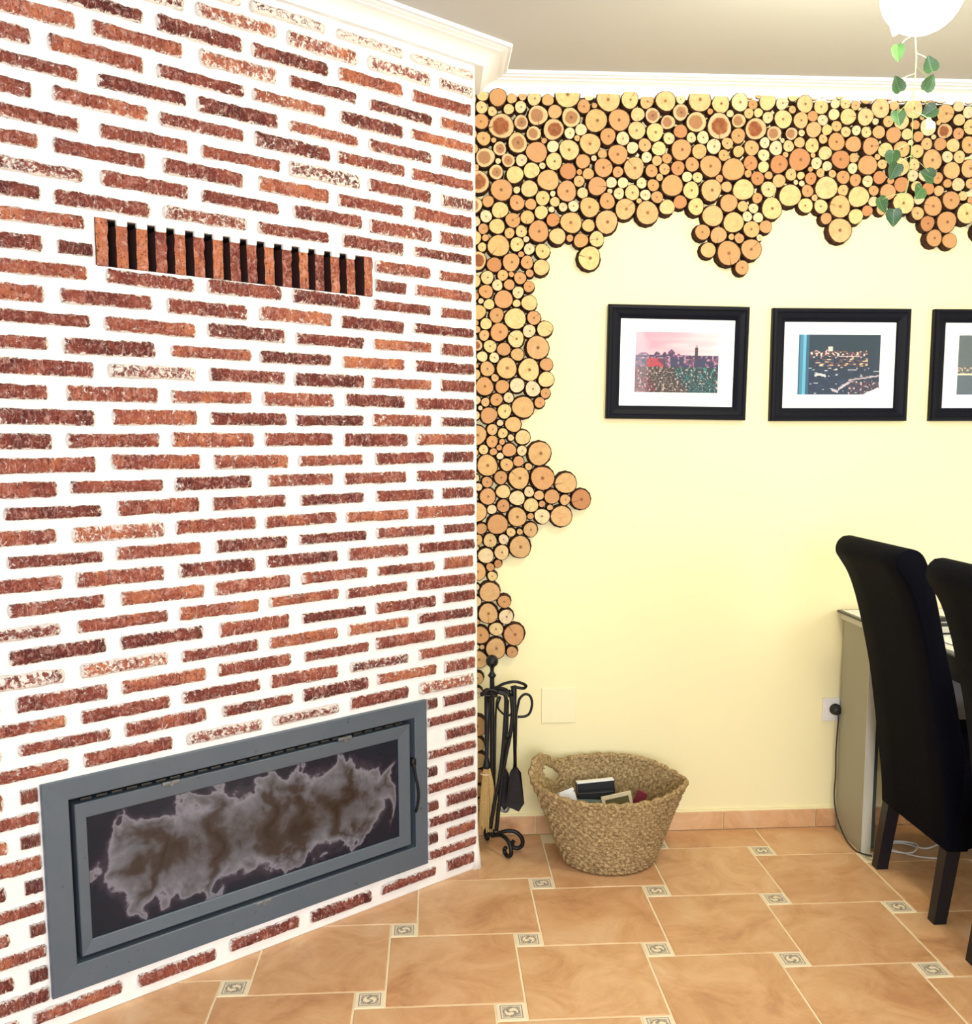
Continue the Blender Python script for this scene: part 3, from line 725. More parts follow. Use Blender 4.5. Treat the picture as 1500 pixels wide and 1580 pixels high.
# fill left-over gaps with twigs
cand = []
for gx in range(735, 1500, 3):
    for gy in range(147, 1060, 3):
        near = [c for c in circ if abs(c[0]-gx) < 42 and abs(c[1]-gy) < 42]
        if len(near) < 3: continue
        d = min(math.hypot(c[0]-gx, c[1]-gy)-c[2] for c in near)
        if d > 4.0: cand.append((d, gx, gy))
cand.sort(reverse=True); added = 0
for d, gx, gy in cand:
    near = [c for c in circ if abs(c[0]-gx) < 42 and abs(c[1]-gy) < 42]
    d = min(math.hypot(c[0]-gx, c[1]-gy)-c[2] for c in near)
    if d < 3.8: continue
    hit = 0
    for k in range(12):
        ax, ay = cos(k*pi/6), sin(k*pi/6)
        if gx + ax*26 < 733 or gy + ay*26 < 152: hit += 1; continue
        for s_ in (6, 10, 14, 18, 22, 26):
            if any(math.hypot(c[0]-gx-ax*s_, c[1]-gy-ay*s_) < c[2] for c in near): hit += 1; break
    if hit >= 11: circ.append([gx, gy, min(d-.3, 12), None]); added += 1
wb = bpy.data.objects.get('wall_back')
border = empty('wood_slice_border', 'ragged border of round cut wood slices glued on the yellow wall', 'wall decoration', (.134, 0, 1.0))
def slice_geo(rad, th, seed, n=16):
    v = []; f = []; mi = []; uv = []
    ph = seed*6.28; am = .035 + .045*((seed*13.7) % 1)
    R = [rad*(1 + am*.6*sin(2*(2*pi*k/n)+ph) + am*.5*sin(3*(2*pi*k/n)+ph*2.3)) for k in range(n)]
    def ring(s_, y):
        for k in range(n):
            a = 2*pi*k/n; v.append((R[k]*s_*cos(a), y, R[k]*s_*sin(a)))
    ring(1.0, 0.0); ring(1.0, -th+.0012); ring(.93, -th); b = 2*n
    for r_ in (0,):
        for k in range(n): f.append((r_*n+k, r_*n+(k+1) % n, (r_+1)*n+(k+1) % n, (r_+1)*n+k)); mi.append(1)
    for k in range(n): f.append((n+k, n+(k+1) % n, 2*n+(k+1) % n, 2*n+k)); mi.append(1)
    f.append(tuple(2*n+k for k in range(n))); mi.append(0)
    return v, f, mi
def slice_obj(name, items, parent, origin):
    V = []; Fc = []; MI = []; att = []
    for (c, rad, th, seed, col, heart) in items:
        v, f, mi = slice_geo(rad, th, seed); b = len(V)
        V += [(p[0]+c[0]-origin[0], p[1]+c[1]-origin[1], p[2]+c[2]-origin[2]) for p in v]
        for q, m_ in zip(f, mi):
            Fc.append(tuple(b+k for k in q)); MI.append(m_); att.append((c, rad, seed, col, heart))
    me = bpy.data.meshes.new(name); me.from_pydata(V, [], Fc); me.materials.append(M['wood']); me.materials.append(M['bark'])
    me.uv_layers.new(name='face'); me.color_attributes.new('tone', 'FLOAT_COLOR', 'CORNER'); me.color_attributes.new('kind', 'FLOAT_COLOR', 'CORNER')
    uvl = me.uv_layers['face']; ca = me.color_attributes['tone']; cb_ = me.color_attributes['kind']
    for p in me.polygons:
        p.material_index = MI[p.index]; c, rad, seed, col, heart = att[p.index]
        if MI[p.index]: p.use_smooth = True
        for li in p.loop_indices:
            q = V[me.loops[li].vertex_index]
            uvl.data[li].uv = ((q[0]+origin[0]-c[0])/rad, (q[2]+origin[2]-c[2])/rad)
            ca.data[li].color = (*col, 1); cb_.data[li].color = (heart, seed, min(1, rad/.04), 1)
    me.update(); o = bpy.data.objects.new(name, me); COL.objects.link(o); o.parent = parent
    o.location = Vector(origin) - Vector(parent.location); return o
items = []
for x, y, r, c in circ:
    p = at(x, y, -.032); q = at(x+r, y, -.032); rad = (q-p).length
    if p.x - rad < CX-.01: 
        if p.x < CX-.02: continue
    seed = rs.random()
    if c is None: c = rs.choice('yyttwwo') if rad > .012 else rs.choice('wwto')
    col = Vector(CT[c]); j = rs.uniform(.90, 1.06); col = (min(.9, col.x*j), min(.9, col.y*j*rs.uniform(.97, 1.03)), col.z*j*rs.uniform(.92, 1.08))
    heart = {'d': .75, 'D': 1.0}.get(c, 0.0)
    th = .023 + .009*rs.random() + (.004 if r > 12 else 0)
    items.append(((p.x, 0.0, p.z), rad, th, seed, col, heart))
vis = sorted(items, key=lambda q: -(q[1] if q[0][0] < 1.86 else 0))
for it_ in vis[:300]: slice_obj('wood_slice', [it_], border, it_[0])
gb = MB()  # dark discs painted in for the shade between the slices
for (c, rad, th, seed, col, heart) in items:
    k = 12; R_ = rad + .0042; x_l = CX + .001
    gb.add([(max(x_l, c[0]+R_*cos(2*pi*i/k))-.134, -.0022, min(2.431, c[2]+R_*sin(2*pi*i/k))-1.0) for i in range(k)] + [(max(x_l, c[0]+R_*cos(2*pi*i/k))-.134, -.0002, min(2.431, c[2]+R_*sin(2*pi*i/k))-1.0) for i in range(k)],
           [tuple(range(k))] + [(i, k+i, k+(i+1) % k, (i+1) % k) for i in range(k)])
o = gb.build('gap_shade', M['bark'], border); o['kind'] = 'stuff'; o['label'] = 'dark discs behind the slices, painted shade for the gaps'
o = slice_obj('small_wood_slices', vis[300:], border, (.134, 0, 1.0)); o['kind'] = 'stuff'; o['label'] = 'small twig slices filling the gaps'
print('bricks', nb, 'slices', len(items), 'added', added)

# ------------------------------------------------------------------ framed pictures
def paint_a(u, v_):                        # pink dusk over a dark town with palms
    n = noise.noise(Vector((u*14, v_*14, 1))); n2 = noise.noise(Vector((u*36, v_*36, 2)))
    hor = .62 + .012*noise.noise(Vector((u*9, 0, 0)))
    for c, w_, h in ((.10, .06, .05), (.26, .035, .07), (.35, .025, .06), (.43, .045, .10), (.52, .02, .035)):
        if abs(u-c) < w_: hor = max(hor, .61+h*math.sqrt(max(0, 1-((u-c)/w_)**2)))
    if .55 < v_ and ((abs(u-.735) < .019 and v_ < .75) or (abs(u-.735) < .006 and v_ < .79)): return (.03, .012, .03)
    if v_ > hor:
        k = min(1, max(0, u*.9-.1 + (.75-v_)*.9 + .35*noise.noise(Vector((u*3, v_*14, 7)))))
        return (.74-.02*k, .32+.34*k, .40+.28*k)
    if v_ > .56: c = (.025, .010, .05) if n2 < .05 else ((.16, .05, .16) if n2 < .3 else (.40, .26, .38))
    elif v_ > .42 and .12 < u < .34: c = (.42, .03, .05) if n > -.15 else (.10, .015, .05)
    elif v_ > .42: c = (.02, .02, .08) if n < .05 else ((.14, .04, .10) if n2 < .2 else (.40, .24, .32))
    else:                                  # palm fronds radiating from a few crowns
        best = 9; cc = None
        for px_, py_, kind in ((.12, .12, 0), (.30, .22, 1), (.50, .08, 1), (.63, .20, 2), (.78, .05, 2), (.93, .16, 2)):
            d = math.hypot(u-px_, (v_-py_)*.8)
            if d < best: best = d; cc = (px_, py_, kind)
        an = math.atan2(v_-cc[1], u-cc[0]); fr = sin(an*15 + best*22 + 2.2*n) - .9*abs(n2) - .25
        dark = ((.07, .006, .012), (.03, .018, .012), (.006, .03, .035))[cc[2]]; lit = ((.34, .03, .05), (.26, .18, .13), (.03, .20, .20))[cc[2]]
        c = lit if fr > .35 else dark
        if n2 > .40: c = (.60, .42, .40)
        elif n2 < -.30: c = (.012, .012, .02)
    return c
def paint_b(u, v_):                        # night city with lit hilltop fortress
    n2 = noise.noise(Vector((u*34, v_*34, 12))); n = noise.noise(Vector((u*10, v_*16, 3))); n3 = noise.noise(Vector((u*16, v_*40, 9)))
    c = (.006, .030, .055) if v_ > .62 else (.007, .024, .058)
    if v_ < .45 and n > .2: c = (.015, .04, .09)
    if .12 < u < .84 and abs(v_-.68-.05*n) < .055 and n2 > .0: c = (.80, .60, .52) if n2 > .22 else (.26, .09, .08)
    if .36 < u < .42 and .72 < v_ < .80: c = (.75, .66, .55)
    if .5 < u < .75 and abs(v_-.635) < .010: c = (.75, .55, .50)
    if .2 < u < .85 and .47 < v_ < .60 and n3 > .10: c = (.75, .60, .34) if n3 > .3 else (.16, .07, .07)
    if .30 < u < .95 and .40 < v_ < .47 and n3 > .34: c = (.70, .62, .50)
    if abs(v_-(.34-.35*abs(u-.26))) < .022 and .20 < u < .34: c = (.62, .62, .60)
    if .42 < u < .66 and abs(v_-(.06+(u-.47)*.9*(1 if u > .5 else -.5))) < .022: c = (.58, .50, .55)
    if u >= .62 and abs(v_-(.24+.20*(u-.62))) < .014: c = (.45, .36, .38)
    if u > .62 and v_ < .23 and n2 > -.05: c = (.10, .05, .08) if n2 < .35 else (.62, .50, .48)
    if v_ < .5 and n3 > .52: c = (.5, .54, .58)
    if .02 < u < .06: c = (.05, .22, .34)  # blue band is a reflection in the glass, painted into the print
    elif .06 <= u < .095: c = (.12, .42, .58)
    elif u < .13: c = (.02, .10, .18)
    if v_ < .10 and u > .8 and v_ < (u-.8)*.6: c = (.88, .89, .9)
    return c
def paint_c(u, v_):                        # dark bridge with lights
    n2 = noise.noise(Vector((u*30, v_*30, 22))); c = (.025, .055, .05)
    if .33 < v_ < .36: c = (.85, .70, .45)
    if .36 < v_ < .46 and n2 > .15: c = (.6, .35, .2)
    if v_ < .33: c = (.02, .05, .07)
    if .22 < u < .30 and v_ < .42: c = (.42, .09, .09)
    if .62 < u < .70 and v_ < .62: c = (.42, .10, .09)
    return c
def print_grid(name, W, H, N, Mv, fn, mat, parent, loc):
    v = []; f = []; cols = []
    for i in range(N+1):
        for j in range(Mv+1): v.append((-W/2+W*i/N, 0, -H/2+H*j/Mv))
    for i in range(N):
        for j in range(Mv):
            f.append((i*(Mv+1)+j, (i+1)*(Mv+1)+j, (i+1)*(Mv+1)+j+1, i*(Mv+1)+j+1)); cols.append(fn((i+.5)/N, (j+.5)/Mv))
    o = mesh(name, v, f, mat, parent, False, loc)
    ca = o.data.color_attributes.new('paint', 'FLOAT_COLOR', 'CORNER')
    for p in o.data.polygons:
        for li in p.loop_indices: ca.data[li].color = (*cols[p.index], 1)
    return o
def picture(cx, cz, roll, fn, label, iw=.278, ih=.196):
    W, H = .467, .368
    p = empty('framed_picture', label, 'picture', (cx, -.001, cz), 0, 'black framed pictures in a row'); p.rotation_euler = (0, roll, 0)
    a, b = W/2, H/2; fw = .043
    prof_ = [(0, 0), (0, -.020), (.004, -.026), (.012, -.027), (.016, -.024), (.030, -.020), (fw-.003, -.015), (fw, -.012), (fw, -.004)]
    v = []; f = []
    for d, y in prof_: v += [(-a+d, y, -b+d), (a-d, y, -b+d), (a-d, y, b-d), (-a+d, y, b-d)]
    for k in range(len(prof_)-1):
        for q in range(4): f.append((k*4+q, k*4+(q+1) % 4, (k+1)*4+(q+1) % 4, (k+1)*4+q))
    mesh('frame', v, f, M['blackframe'], p)
    MB().box((-a+fw-.004, -.006, -b+fw-.004), (a-fw+.004, -.002, b-fw+.004)).build('mat', M['mat'], p)
    print_grid('print', iw, ih, 108, 76, fn, M['print'], p, (.0, -.0066, .002))
    mesh('glass', [(-a+fw-.002, -.009, -b+fw-.002), (a-fw+.002, -.009, -b+fw-.002), (a-fw+.002, -.009, b-fw+.002), (-a+fw-.002, -.009, b-fw+.002)], [(0, 1, 2, 3)], M['glass'], p)
picture(.810, 1.603, .014, paint_a, 'black framed photo of a pink sunset over a dark town, leftmost on the wall')
picture(1.3575, 1.597, 0.0, paint_b, 'black framed photo of a blue night city with lit fortress, second from the left')
picture(1.905, 1.597, 0.0, paint_c, 'black framed night photo cut off by the right edge of the view')

# ------------------------------------------------------------------ wall plates, socket and cables
p = empty('blank_wall_plate', 'square cream blank cover plate on the yellow wall above the basket', 'wall plate', (.426, 0, .453))
MB().box((-.060, -.0045, -.062), (.060, 0, .062), .0022).build('plate', M['ivoryp'], p)
s = empty('power_socket', 'white wall socket just left of the grey desk', 'socket', (1.381, 0, .421))
q = MB(); q.box((-.035, -.010, -.041), (.035, 0, .041), .003); q.build('cover_plate', M['plastic'], s)
q = MB(); q.box((-.026, -.0125, -.030), (.026, -.009, .030), .002); q.build('inner_plate', M['plastic'], s)
cbm = empty('power_cable', 'thin black cable with round plug running down the wall beside the desk to the floor', 'cable', (1.388, -.012, .424))
def loc_pts(pts, o): return [Vector(a) - Vector(o) for a in pts]
q = MB(); q.tube([(0, 0, 0), (0, -.006, 0), (0, -.007, 0), (0, -.022, 0), (0, -.026, 0)], [.020, .020, .0175, .0165, .012], 16); q.build('plug', M['rubber'], cbm, True)
q = MB(); q.tube(loc_pts(spline([(1.388, -.036, .422), (1.389, -.042, .400), (1.392, -.03, .34), (1.391, -.028, .27), (1.392, -.030, .20), (1.388, -.035, .12), (1.3885, -.06, .06), (1.388, -.12, .018), (1.385, -.18, .006), (1.388, -.24, .005), (1.42, -.275, .005)], 6), cbm.location), .0024, 6); q.build('cord', M['rubber'], cbm, True)
q = MB(); q.tube(spline([(1.42, -.277, .005), (1.455, -.27, .005), (1.50, -.20, .006), (1.56, -.18, .006), (1.62, -.23, .006), (1.70, -.20, .006), (1.80, -.26, .006)], 6), .0032, 6)
tag(q.build('floor_cable', M['whitecable'], None, True), 'white cable lying on the floor tiles under the desk', 'cable')
q = MB(); q.tube(spline([(1.52, -.20, .010), (1.50, -.24, .006), (1.56, -.26, .006), (1.60, -.21, .013), (1.54, -.17, .008), (1.50, -.215, .006), (1.57, -.29, .005), (1.66, -.31, .005)], 6), .0028, 6)
tag(q.build('coiled_cable', M['plastic'], None, True), 'tangled pale cable curled on the floor behind the nearest chair leg by the desk', 'cable')

# ------------------------------------------------------------------ desk by the wall
dk = empty('corner_desk', 'grey-beige laminate desk standing against the yellow wall behind the chairs', 'desk', (1.40, 0, 0))
q = MB(); q.box((0, -.236, 0), (.030, -.030, .742), .0015); q.build('side_panel', M['desk'], dk)
q = MB(); q.box((-.0005, -.2385, 0), (.0305, -.236, .742)); q.build('edge_strip', M['deskedge'], dk)
q = MB(); q.box((.85, -.262, 0), (.88, -.030, .742), .0015); q.build('side_panel', M['desk'], dk)
q = MB(); q.box((.030, -.060, .30), (.85, -.045, .742)); q.build('back_panel', M['grey'], dk)
q = MB(); q.box((.045, -.20, 0), (.060, -.035, .70)); q.build('inner_panel', M['teal'], dk)
q = MB(); q.box((-.004, -.285, .742), (.90, -.006, .762), .002); q.build('desk_top', M['deskedge'], dk)
sh = empty('glass_panel', 'thin dark-edged white glass sheet lying on the desk, corner sticking out to the left', 'glass sheet', (1.39, 0, .7625))
q = MB(); q.box((-.006, -.283, .002), (.84, -.008, .010), .0015); q.build('edge_frame', M['dark'], sh)
q = MB(); q.box((.006, -.272, .0095), (.83, -.02, .0108)); q.build('white_surface', M['tabletop'], sh)

# dining table
TX, TY0, TY1, TZ = 1.512, -.30, -1.75, .74
tb = empty('dining_table', 'white-topped dining table with dark blue apron, seen between the two black chairs', 'table', (TX, -1.0, 0))
q = MB(); q.box((0, TY1+1.0, TZ-.014), (.95, TY0+1.0, TZ), .003); q.build('table_top', M['tabletop'], tb)
q = MB(); q.box((-.004, TY1+.997, TZ-.020), (.954, TY0+1.003, TZ-.013), .002); q.build('edge_rim', M['dark'], tb)
q = MB(); q.box((.03, TY1+1.06, TZ-.10), (.05, TY0+.94, TZ-.02)); q.box((.90, TY1+1.06, TZ-.10), (.92, TY0+.94, TZ-.02)); q.box((.05, TY0+.92, TZ-.10), (.90, TY0+.94, TZ-.02)); q.build('apron', M['apron'], tb)
for sy in (TY0+.90, TY1+1.14):
    q = MB(); q.box((.50, sy-.04, 0), (.80, sy, TZ-.10), .002); q.build('leg_panel', M['grey'], tb)
def paper_map(u, v_):
    n = noise.noise(Vector((u*18, v_*18, 31)))
    if n > .34: return (.45, .35, .45)
    if n < -.40: return (.30, .50, .45)
    return (.86, .87, .88)
pr = print_grid('printed_sheet', .30, .24, 30, 24, paper_map, M['paper'], None, (1.70, -.46, .7425)); pr.rotation_euler = (-pi/2, 0, .1)
tag(pr, 'white printed paper sheet lying on the dining table between the chair backs', 'paper')
q = MB(); q.box((-.06, -.018, 0), (.06, .018, .014), .004); q.box((-.03, -.012, .013), (.02, .012, .020), .003)
rm = q.build('remote_control', M['cover'], None, True, (1.585, -.25, .7735), (0, 0, .2)); tag(rm, 'small black remote control lying on the white glass sheet', 'remote control')

# ------------------------------------------------------------------ chairs
def chair(name, label, loc):
    c = empty(name, label, 'chair', loc, 0, 'black high-back dining chairs')
    # rear face profile (x, z); width along y
    back = [(.016, .215), (.010, .30), (-.004, .40), (-.022, .52), (-.045, .66), (-.075, .79), (-.100, .88), (-.125, .945), (-.150, .985), (-.1665, 1.012), (-.163, 1.040), (-.143, 1.057), (-.118, 1.060), (-.092, 1.045), (-.072, 1.005), (-.052, .94), (-.032, .86), (-.008, .76), (.018, .66), (.045, .54), (.062, .47), (.075, .40), (.080, .215)]
    pts = spline([(a, 0, b) for a, b in back], 3); W = .205
    prof_ = [(p.x, p.z) for p in pts]; n = len(prof_); v = []; f = []
    cxm = sum(p[0] for p in prof_)/n; ys = [(-W, .0), (-W+.002, .6), (-W+.008, 1), (-W*.5, 1), (0, 1), (W*.5, 1), (W-.008, 1), (W-.002, .6), (W, 0)]
    for y, s_ in ys:
        for k, (a, b) in enumerate(prof_):
            # inset towards the local centre-line for rounded side edges
            a2, b2 = prof_[n-1-k]; mx, mz = (a+a2)/2, (b+b2)/2
            ins = .010*(1-s_); L = math.hypot(mx-a, mz-b)+1e-6; q_ = min(1, ins/L)
            v.append((a+(mx-a)*q_, y, b+(mz-b)*q_))
    for i in range(len(ys)-1):
        for k in range(n): f.append((i*n+k, i*n+(k+1) % n, (i+1)*n+(k+1) % n, (i+1)*n+k))
    f += [tuple(range(n))[::-1], tuple((len(ys)-1)*n+k for k in range(n))]
    autosmooth(mesh('backrest', v, f, M['fabric'], c), 50)
    s1 = MB(); s1.box((.045, -.212, .300), (.475, .212, .475), .022); autosmooth(s1.build('seat', M['fabric'], c), 50)
    sk = MB(); sk.add([(.03, -.205, .215), (.45, -.205, .275), (.45, .205, .275), (.03, .205, .215), (.03, -.207, .33), (.465, -.207, .33), (.465, .207, .33), (.03, .207, .33)],
                      [(0, 3, 2, 1), (4, 5, 6, 7), (0, 1, 5, 4), (1, 2, 6, 5), (2, 3, 7, 6), (3, 0, 4, 7)]); sk.build('seat_skirt', M['fabric'], c)
    for sx, sy, x0 in ((0, 1, .050), (0, -1, .050), (1, 1, .43), (1, -1, .43)):
        lg = MB(); y = sy*.176; xb = x0 + (-.040 if sx == 0 else .0); a = .0215; b = .018
        yb = sy*.180
        lg.add([(xb-b, yb-b, 0), (xb+b, yb-b, 0), (xb+b, yb+b, 0), (xb-b, yb+b, 0), (x0-a, y-a, .30), (x0+a, y-a, .30), (x0+a, y+a, .30), (x0-a, y+a, .30)],
               [(0, 3, 2, 1), (4, 5, 6, 7), (0, 1, 5, 4), (1, 2, 6, 5), (2, 3, 7, 6), (3, 0, 4, 7)]); lg.build('leg', M['legw'], c)
    return c
chair('dining_chair', 'black scroll-top dining chair nearest the wall, its whole backrest in view', (1.402, -.527, 0))
chair('dining_chair', 'black scroll-top dining chair cut off by the right edge, in front of the other', (1.390, -1.110, 0))

# ------------------------------------------------------------------ basket
BC = Vector((.562, -.215, 0))
bk = empty('wicker_basket', 'round woven seagrass basket with handle loops, standing on the floor tiles by the wall', 'basket', BC)
NTH, ROWS, SUB = 300, 19, 5
def rimz(th):
    z = .262 + .024*sin(th) + .0*cos(th)
    z += .050*math.exp(-((th-radians(156))/.30)**2) - .012*math.exp(-((th-radians(10))/.5)**2)
    if th > radians(300): z -= .012*math.exp(-((th-radians(370))/.5)**2)
    return z
def bsurf(th, t_, off=0.0):
    rx = .142 + (.236-.142)*(t_**.85); ry = .142 + (.176-.142)*(t_**.85)
    lobe = .018*t_**3*(math.exp(-(math.remainder(th-radians(172), 2*pi)/.35)**2) + math.exp(-(math.remainder(th, 2*pi)/.35)**2))
    z = .004 + (rimz(th % (2*pi))-.004)*t_
    return Vector(((rx+lobe+off)*cos(th)+.0, (ry+off)*sin(th), z))
def hole(th, t_): 
    return (math.remainder(th-radians(144), 2*pi)/.25)**2 + ((t_-.825)/.10)**2 < 1
for nm, sgn, nth, sub in (('woven_wall', 1, NTH, SUB), ('inner_wall', -1, 130, 2)):
    v = []; f = []; R_ = ROWS*sub
    for i in range(R_+1):
        t_ = i/R_; row = min(ROWS-1, int(i/sub)); fr = i/sub-row
        for j in range(nth):
            th = 2*pi*j/nth
            o_ = .0085*math.sqrt(max(0, sin(pi*fr)))*(.5+.5*sin(th*38 + 3*(fr-.5) + pi*row + 0.7*noise.noise(Vector((th*3, row, 1))))) + .0022*noise.noise(Vector((th*14, t_*26, 2)))
            v.append(bsurf(th, t_, (o_ if sgn > 0 else -.008-o_*.8)))
    for i in range(R_):
        for j in range(nth):
            th = 2*pi*(j+.5)/nth; t_ = (i+.5)/R_
            if hole(th, t_): continue
            q = (i*nth+j, i*nth+(j+1) % nth, (i+1)*nth+(j+1) % nth, (i+1)*nth+j)
            f.append(q if sgn > 0 else q[::-1])
    mesh(nm, v, f, M['weave'], bk, True)
q = MB(); n = 48; q.add([bsurf(2*pi*k/n, .0)+Vector((0, 0, .002)) for k in range(n)] + [bsurf(2*pi*k/n, .0)*.98+Vector((0, 0, .010)) for k in range(n)], [tuple(range(n))[::-1], tuple(range(n, 2*n))]); q.build('base', M['weave'], bk)
pts = [bsurf(2*pi*k/220, 1.0, -.003) + Vector((0, 0, .003*noise.noise(Vector((k*.3, 0, 0))))) for k in range(221)]
q = MB(); q.tube(pts, .0085, 8, False, 0, .85); q.build('braided_rim', M['weave'], bk, True)
pts = []
for k in range(41):
    a = 2*pi*k/40; pts.append(bsurf(radians(144)+.25*cos(a), .825+.10*sin(a), -.003))
q = MB(); q.tube(pts, .0062, 7, False, 0, .9); o = q.build('handle_loop', M['weave'], bk, True)
# contents: each its own thing, leaning inside
def slab(name, label, cat, size, loc, rot, parts, group=None):
    e = empty(name, label, cat, loc, 0, group); e.rotation_euler = rot
    sx, sy, sz = size
    for nm, mt, s0, s1 in parts:
        MB().box((s0[0]*sx, s0[1]*sy, s0[2]*sz), (s1[0]*sx, s1[1]*sy, s1[2]*sz), .0008).build(nm, mt, e)
    return e
def leaflet(u, v_):
    n = noise.noise(Vector((u*9, v_*9, 44)))
    if v_ < .45 and n > .28: return (.10, .22, .12)
    if n > .42: return (.25, .25, .40)
    return (.88, .88, .86)
e = empty('leaflet', 'white printed leaflet sticking up at the left side inside the basket', 'paper', (.430, -.254, .148)); e.rotation_euler = (radians(-3), radians(-17), radians(10))
print_grid('page', .085, .19, 24, 40, leaflet, M['paper'], e, (0, -.0016, 0)); MB().box((-.0425, -.001, -.095), (.0425, .001, .095)).build('backing', M['mat'], e)
def upbook(name, label, cat, w_, th_, h_, loc, rot, cov, spine):
    e = empty(name, label, cat, loc); e.rotation_euler = rot
    MB().box((-w_/2, -th_/2, -h_/2), (w_/2, -th_/2+.002, h_/2-.003)).build('cover', cov, e)
    MB().box((-w_/2, th_/2-.002, -h_/2), (w_/2, th_/2, h_/2-.003)).build('cover', cov, e)
    MB().box((-w_/2, -th_/2, h_/2-.003), (w_/2, th_/2, h_/2+.001), .0015).build('spine', spine, e)
    MB().box((-w_/2+.003, -th_/2+.002, -h_/2+.003), (w_/2-.003, th_/2-.002, h_/2-.003)).build('pages', M['pages'], e)
    return e
upbook('magazine', 'black book standing in the basket with its white spine upwards', 'book', .125, .028, .222, (.535, -.150, .125), (radians(-3), radians(-3), radians(4)), M['cover'], M['mat'])
upbook('book', 'black book standing in front of the white-spined one in the basket', 'book', .118, .022, .196, (.530, -.182, .111), (radians(-2), radians(-2), radians(2)), M['cover'], M['cover'])
upbook('grey_book', 'grey-green book standing lowest at the left of the cream frame in the basket', 'book', .100, .022, .178, (.508, -.212, .102), (radians(-2), radians(2), radians(-2)), M['teal'], M['teal'])
e = empty('small_picture_frame', 'small cream frame with olive centre leaning at the front of the basket', 'picture frame', (.602, -.235, .120)); e.rotation_euler = (radians(-12), radians(-9), radians(6))
q = MB()
for lo, hi in (((-.050, -.004, .085), (.050, .004, .098)), ((-.050, -.004, -.098), (.050, .004, -.085)), ((-.050, -.004, -.085), (-.039, .004, .085)), ((.039, -.004, -.085), (.050, .004, .085))): q.box(lo, hi, .001)
q.build('frame', M['cream'], e); MB().box((-.041, -.001, -.087), (.041, .002, .087)).build('panel', M['olive'], e)
upbook('red_booklet', 'dark red booklet leaning at the right of the books inside the basket', 'booklet', .034, .008, .200, (.645, -.165, .112), (radians(-2), radians(24), radians(-20)), M['red'], M['red'])
e = empty('white_card', 'white card standing flat against the front rim inside the basket', 'card', (.520, -.300, .104)); e.rotation_euler = (radians(10), radians(-2), radians(2))
MB().box((-.055, -.0015, -.090), (.055, .0015, .090), .0006).build('sheet', M['mat'], e)

# ------------------------------------------------------------------ fireplace tools
FX, FY = .190, -.135
fs = empty('fire_tool_stand', 'black wrought iron tool stand with ball finial and scroll feet beside the brick wall', 'tool stand', (FX, FY, 0))
q = MB(); q.lathe([(.005, .045), (.0095, .05), (.0082, .06), (.0082, .55), (.0075, .585), (.008, .588)], n=12); q.build('pole', M['iron'], fs, True)
q = MB(); q.lathe([(.005, .583), (.011, .588), (.014, .594), (.009, .600), (.006, .607), (.007, .619)] + [(.0205*sin(pi*k/12), .6405-.0205*cos(pi*k/12)) for k in range(2, 12)] + [(.001, .661)], n=20); q.build('finial', M['iron'], fs, True)
sc_ = [(0, .050), (.03, .062), (.058, .068), (.085, .062), (.103, .042), (.104, .020), (.090, .0085), (.073, .012), (.068, .024), (.076, .034)]
for ang in (-5, -56, 100):
    dx, dy = cos(radians(ang)), sin(radians(ang)); s_ = .95
    q = MB(); q.tube(spline([(a*s_*dx, a*s_*dy, b) for a, b in sc_], 5), .0070, 8); q.build('foot', M['iron'], fs, True)
q = MB()
for ang in (-170, -95, -20, 20, 60):
    dx, dy = cos(radians(ang)), sin(radians(ang))
    rr_ = .030 if ang == -170 else .052
    q.tube(spline([(0, 0, .535), (rr_*.5*dx, rr_*.5*dy, .548), (rr_*dx, rr_*dy, .540), (rr_*1.12*dx, rr_*1.12*dy, .528), (rr_*1.25*dx, rr_*1.25*dy, .538)], 5), .0046, 7)
q.tube([(.018*cos(2*pi*k/20), .018*sin(2*pi*k/20), .535) for k in range(21)], .0045, 7, False); q.build('hook_ring', M['iron'], fs, True)
def ip(px, py, Y): return at(px, py, Y)
# hearth brush
bo = ip(751, 1180, -.165)
br = empty('hearth_brush', 'hearth brush with black handle and straw bristles, nearest the brick wall', 'brush', bo)
q = MB(); top = ip(752, 1072, -.165) - bo; q.tube([top, top*.6, top*.12, (0, 0, 0), (0, 0, -.006), (0, 0, -.012)], [.0105, .009, .0065, .012, .013, .011], 10); q.build('handle', M['iron'], br, True)
q = MB(); rb = random.Random(3)
for k in range(150):
    a = rb.uniform(0, 2*pi); r_ = math.sqrt(rb.random()); x0, y0 = r_*cos(a), r_*sin(a); ln_ = rb.uniform(.19, .225)
    ox_ = .004
    q.tube([(x0*.010, y0*.009, -.008), (x0*.018+ox_*.4, y0*.013, -.05), (x0*.029+ox_, y0*.020, -.13), (x0*.034+ox_, y0*.022, -ln_)], [.0014, .0019, .0021, .0016], 4)
o = q.build('bristles', M['straw'], br); o['kind'] = 'stuff'; o['label'] = 'straw bristles'
q = MB(); q.tube([(.0148*cos(2*pi*k/16)-.004, .012*sin(2*pi*k/16), -.030) for k in range(17)], .0022, 5, False); q.build('binding', M['cream'], br, True)
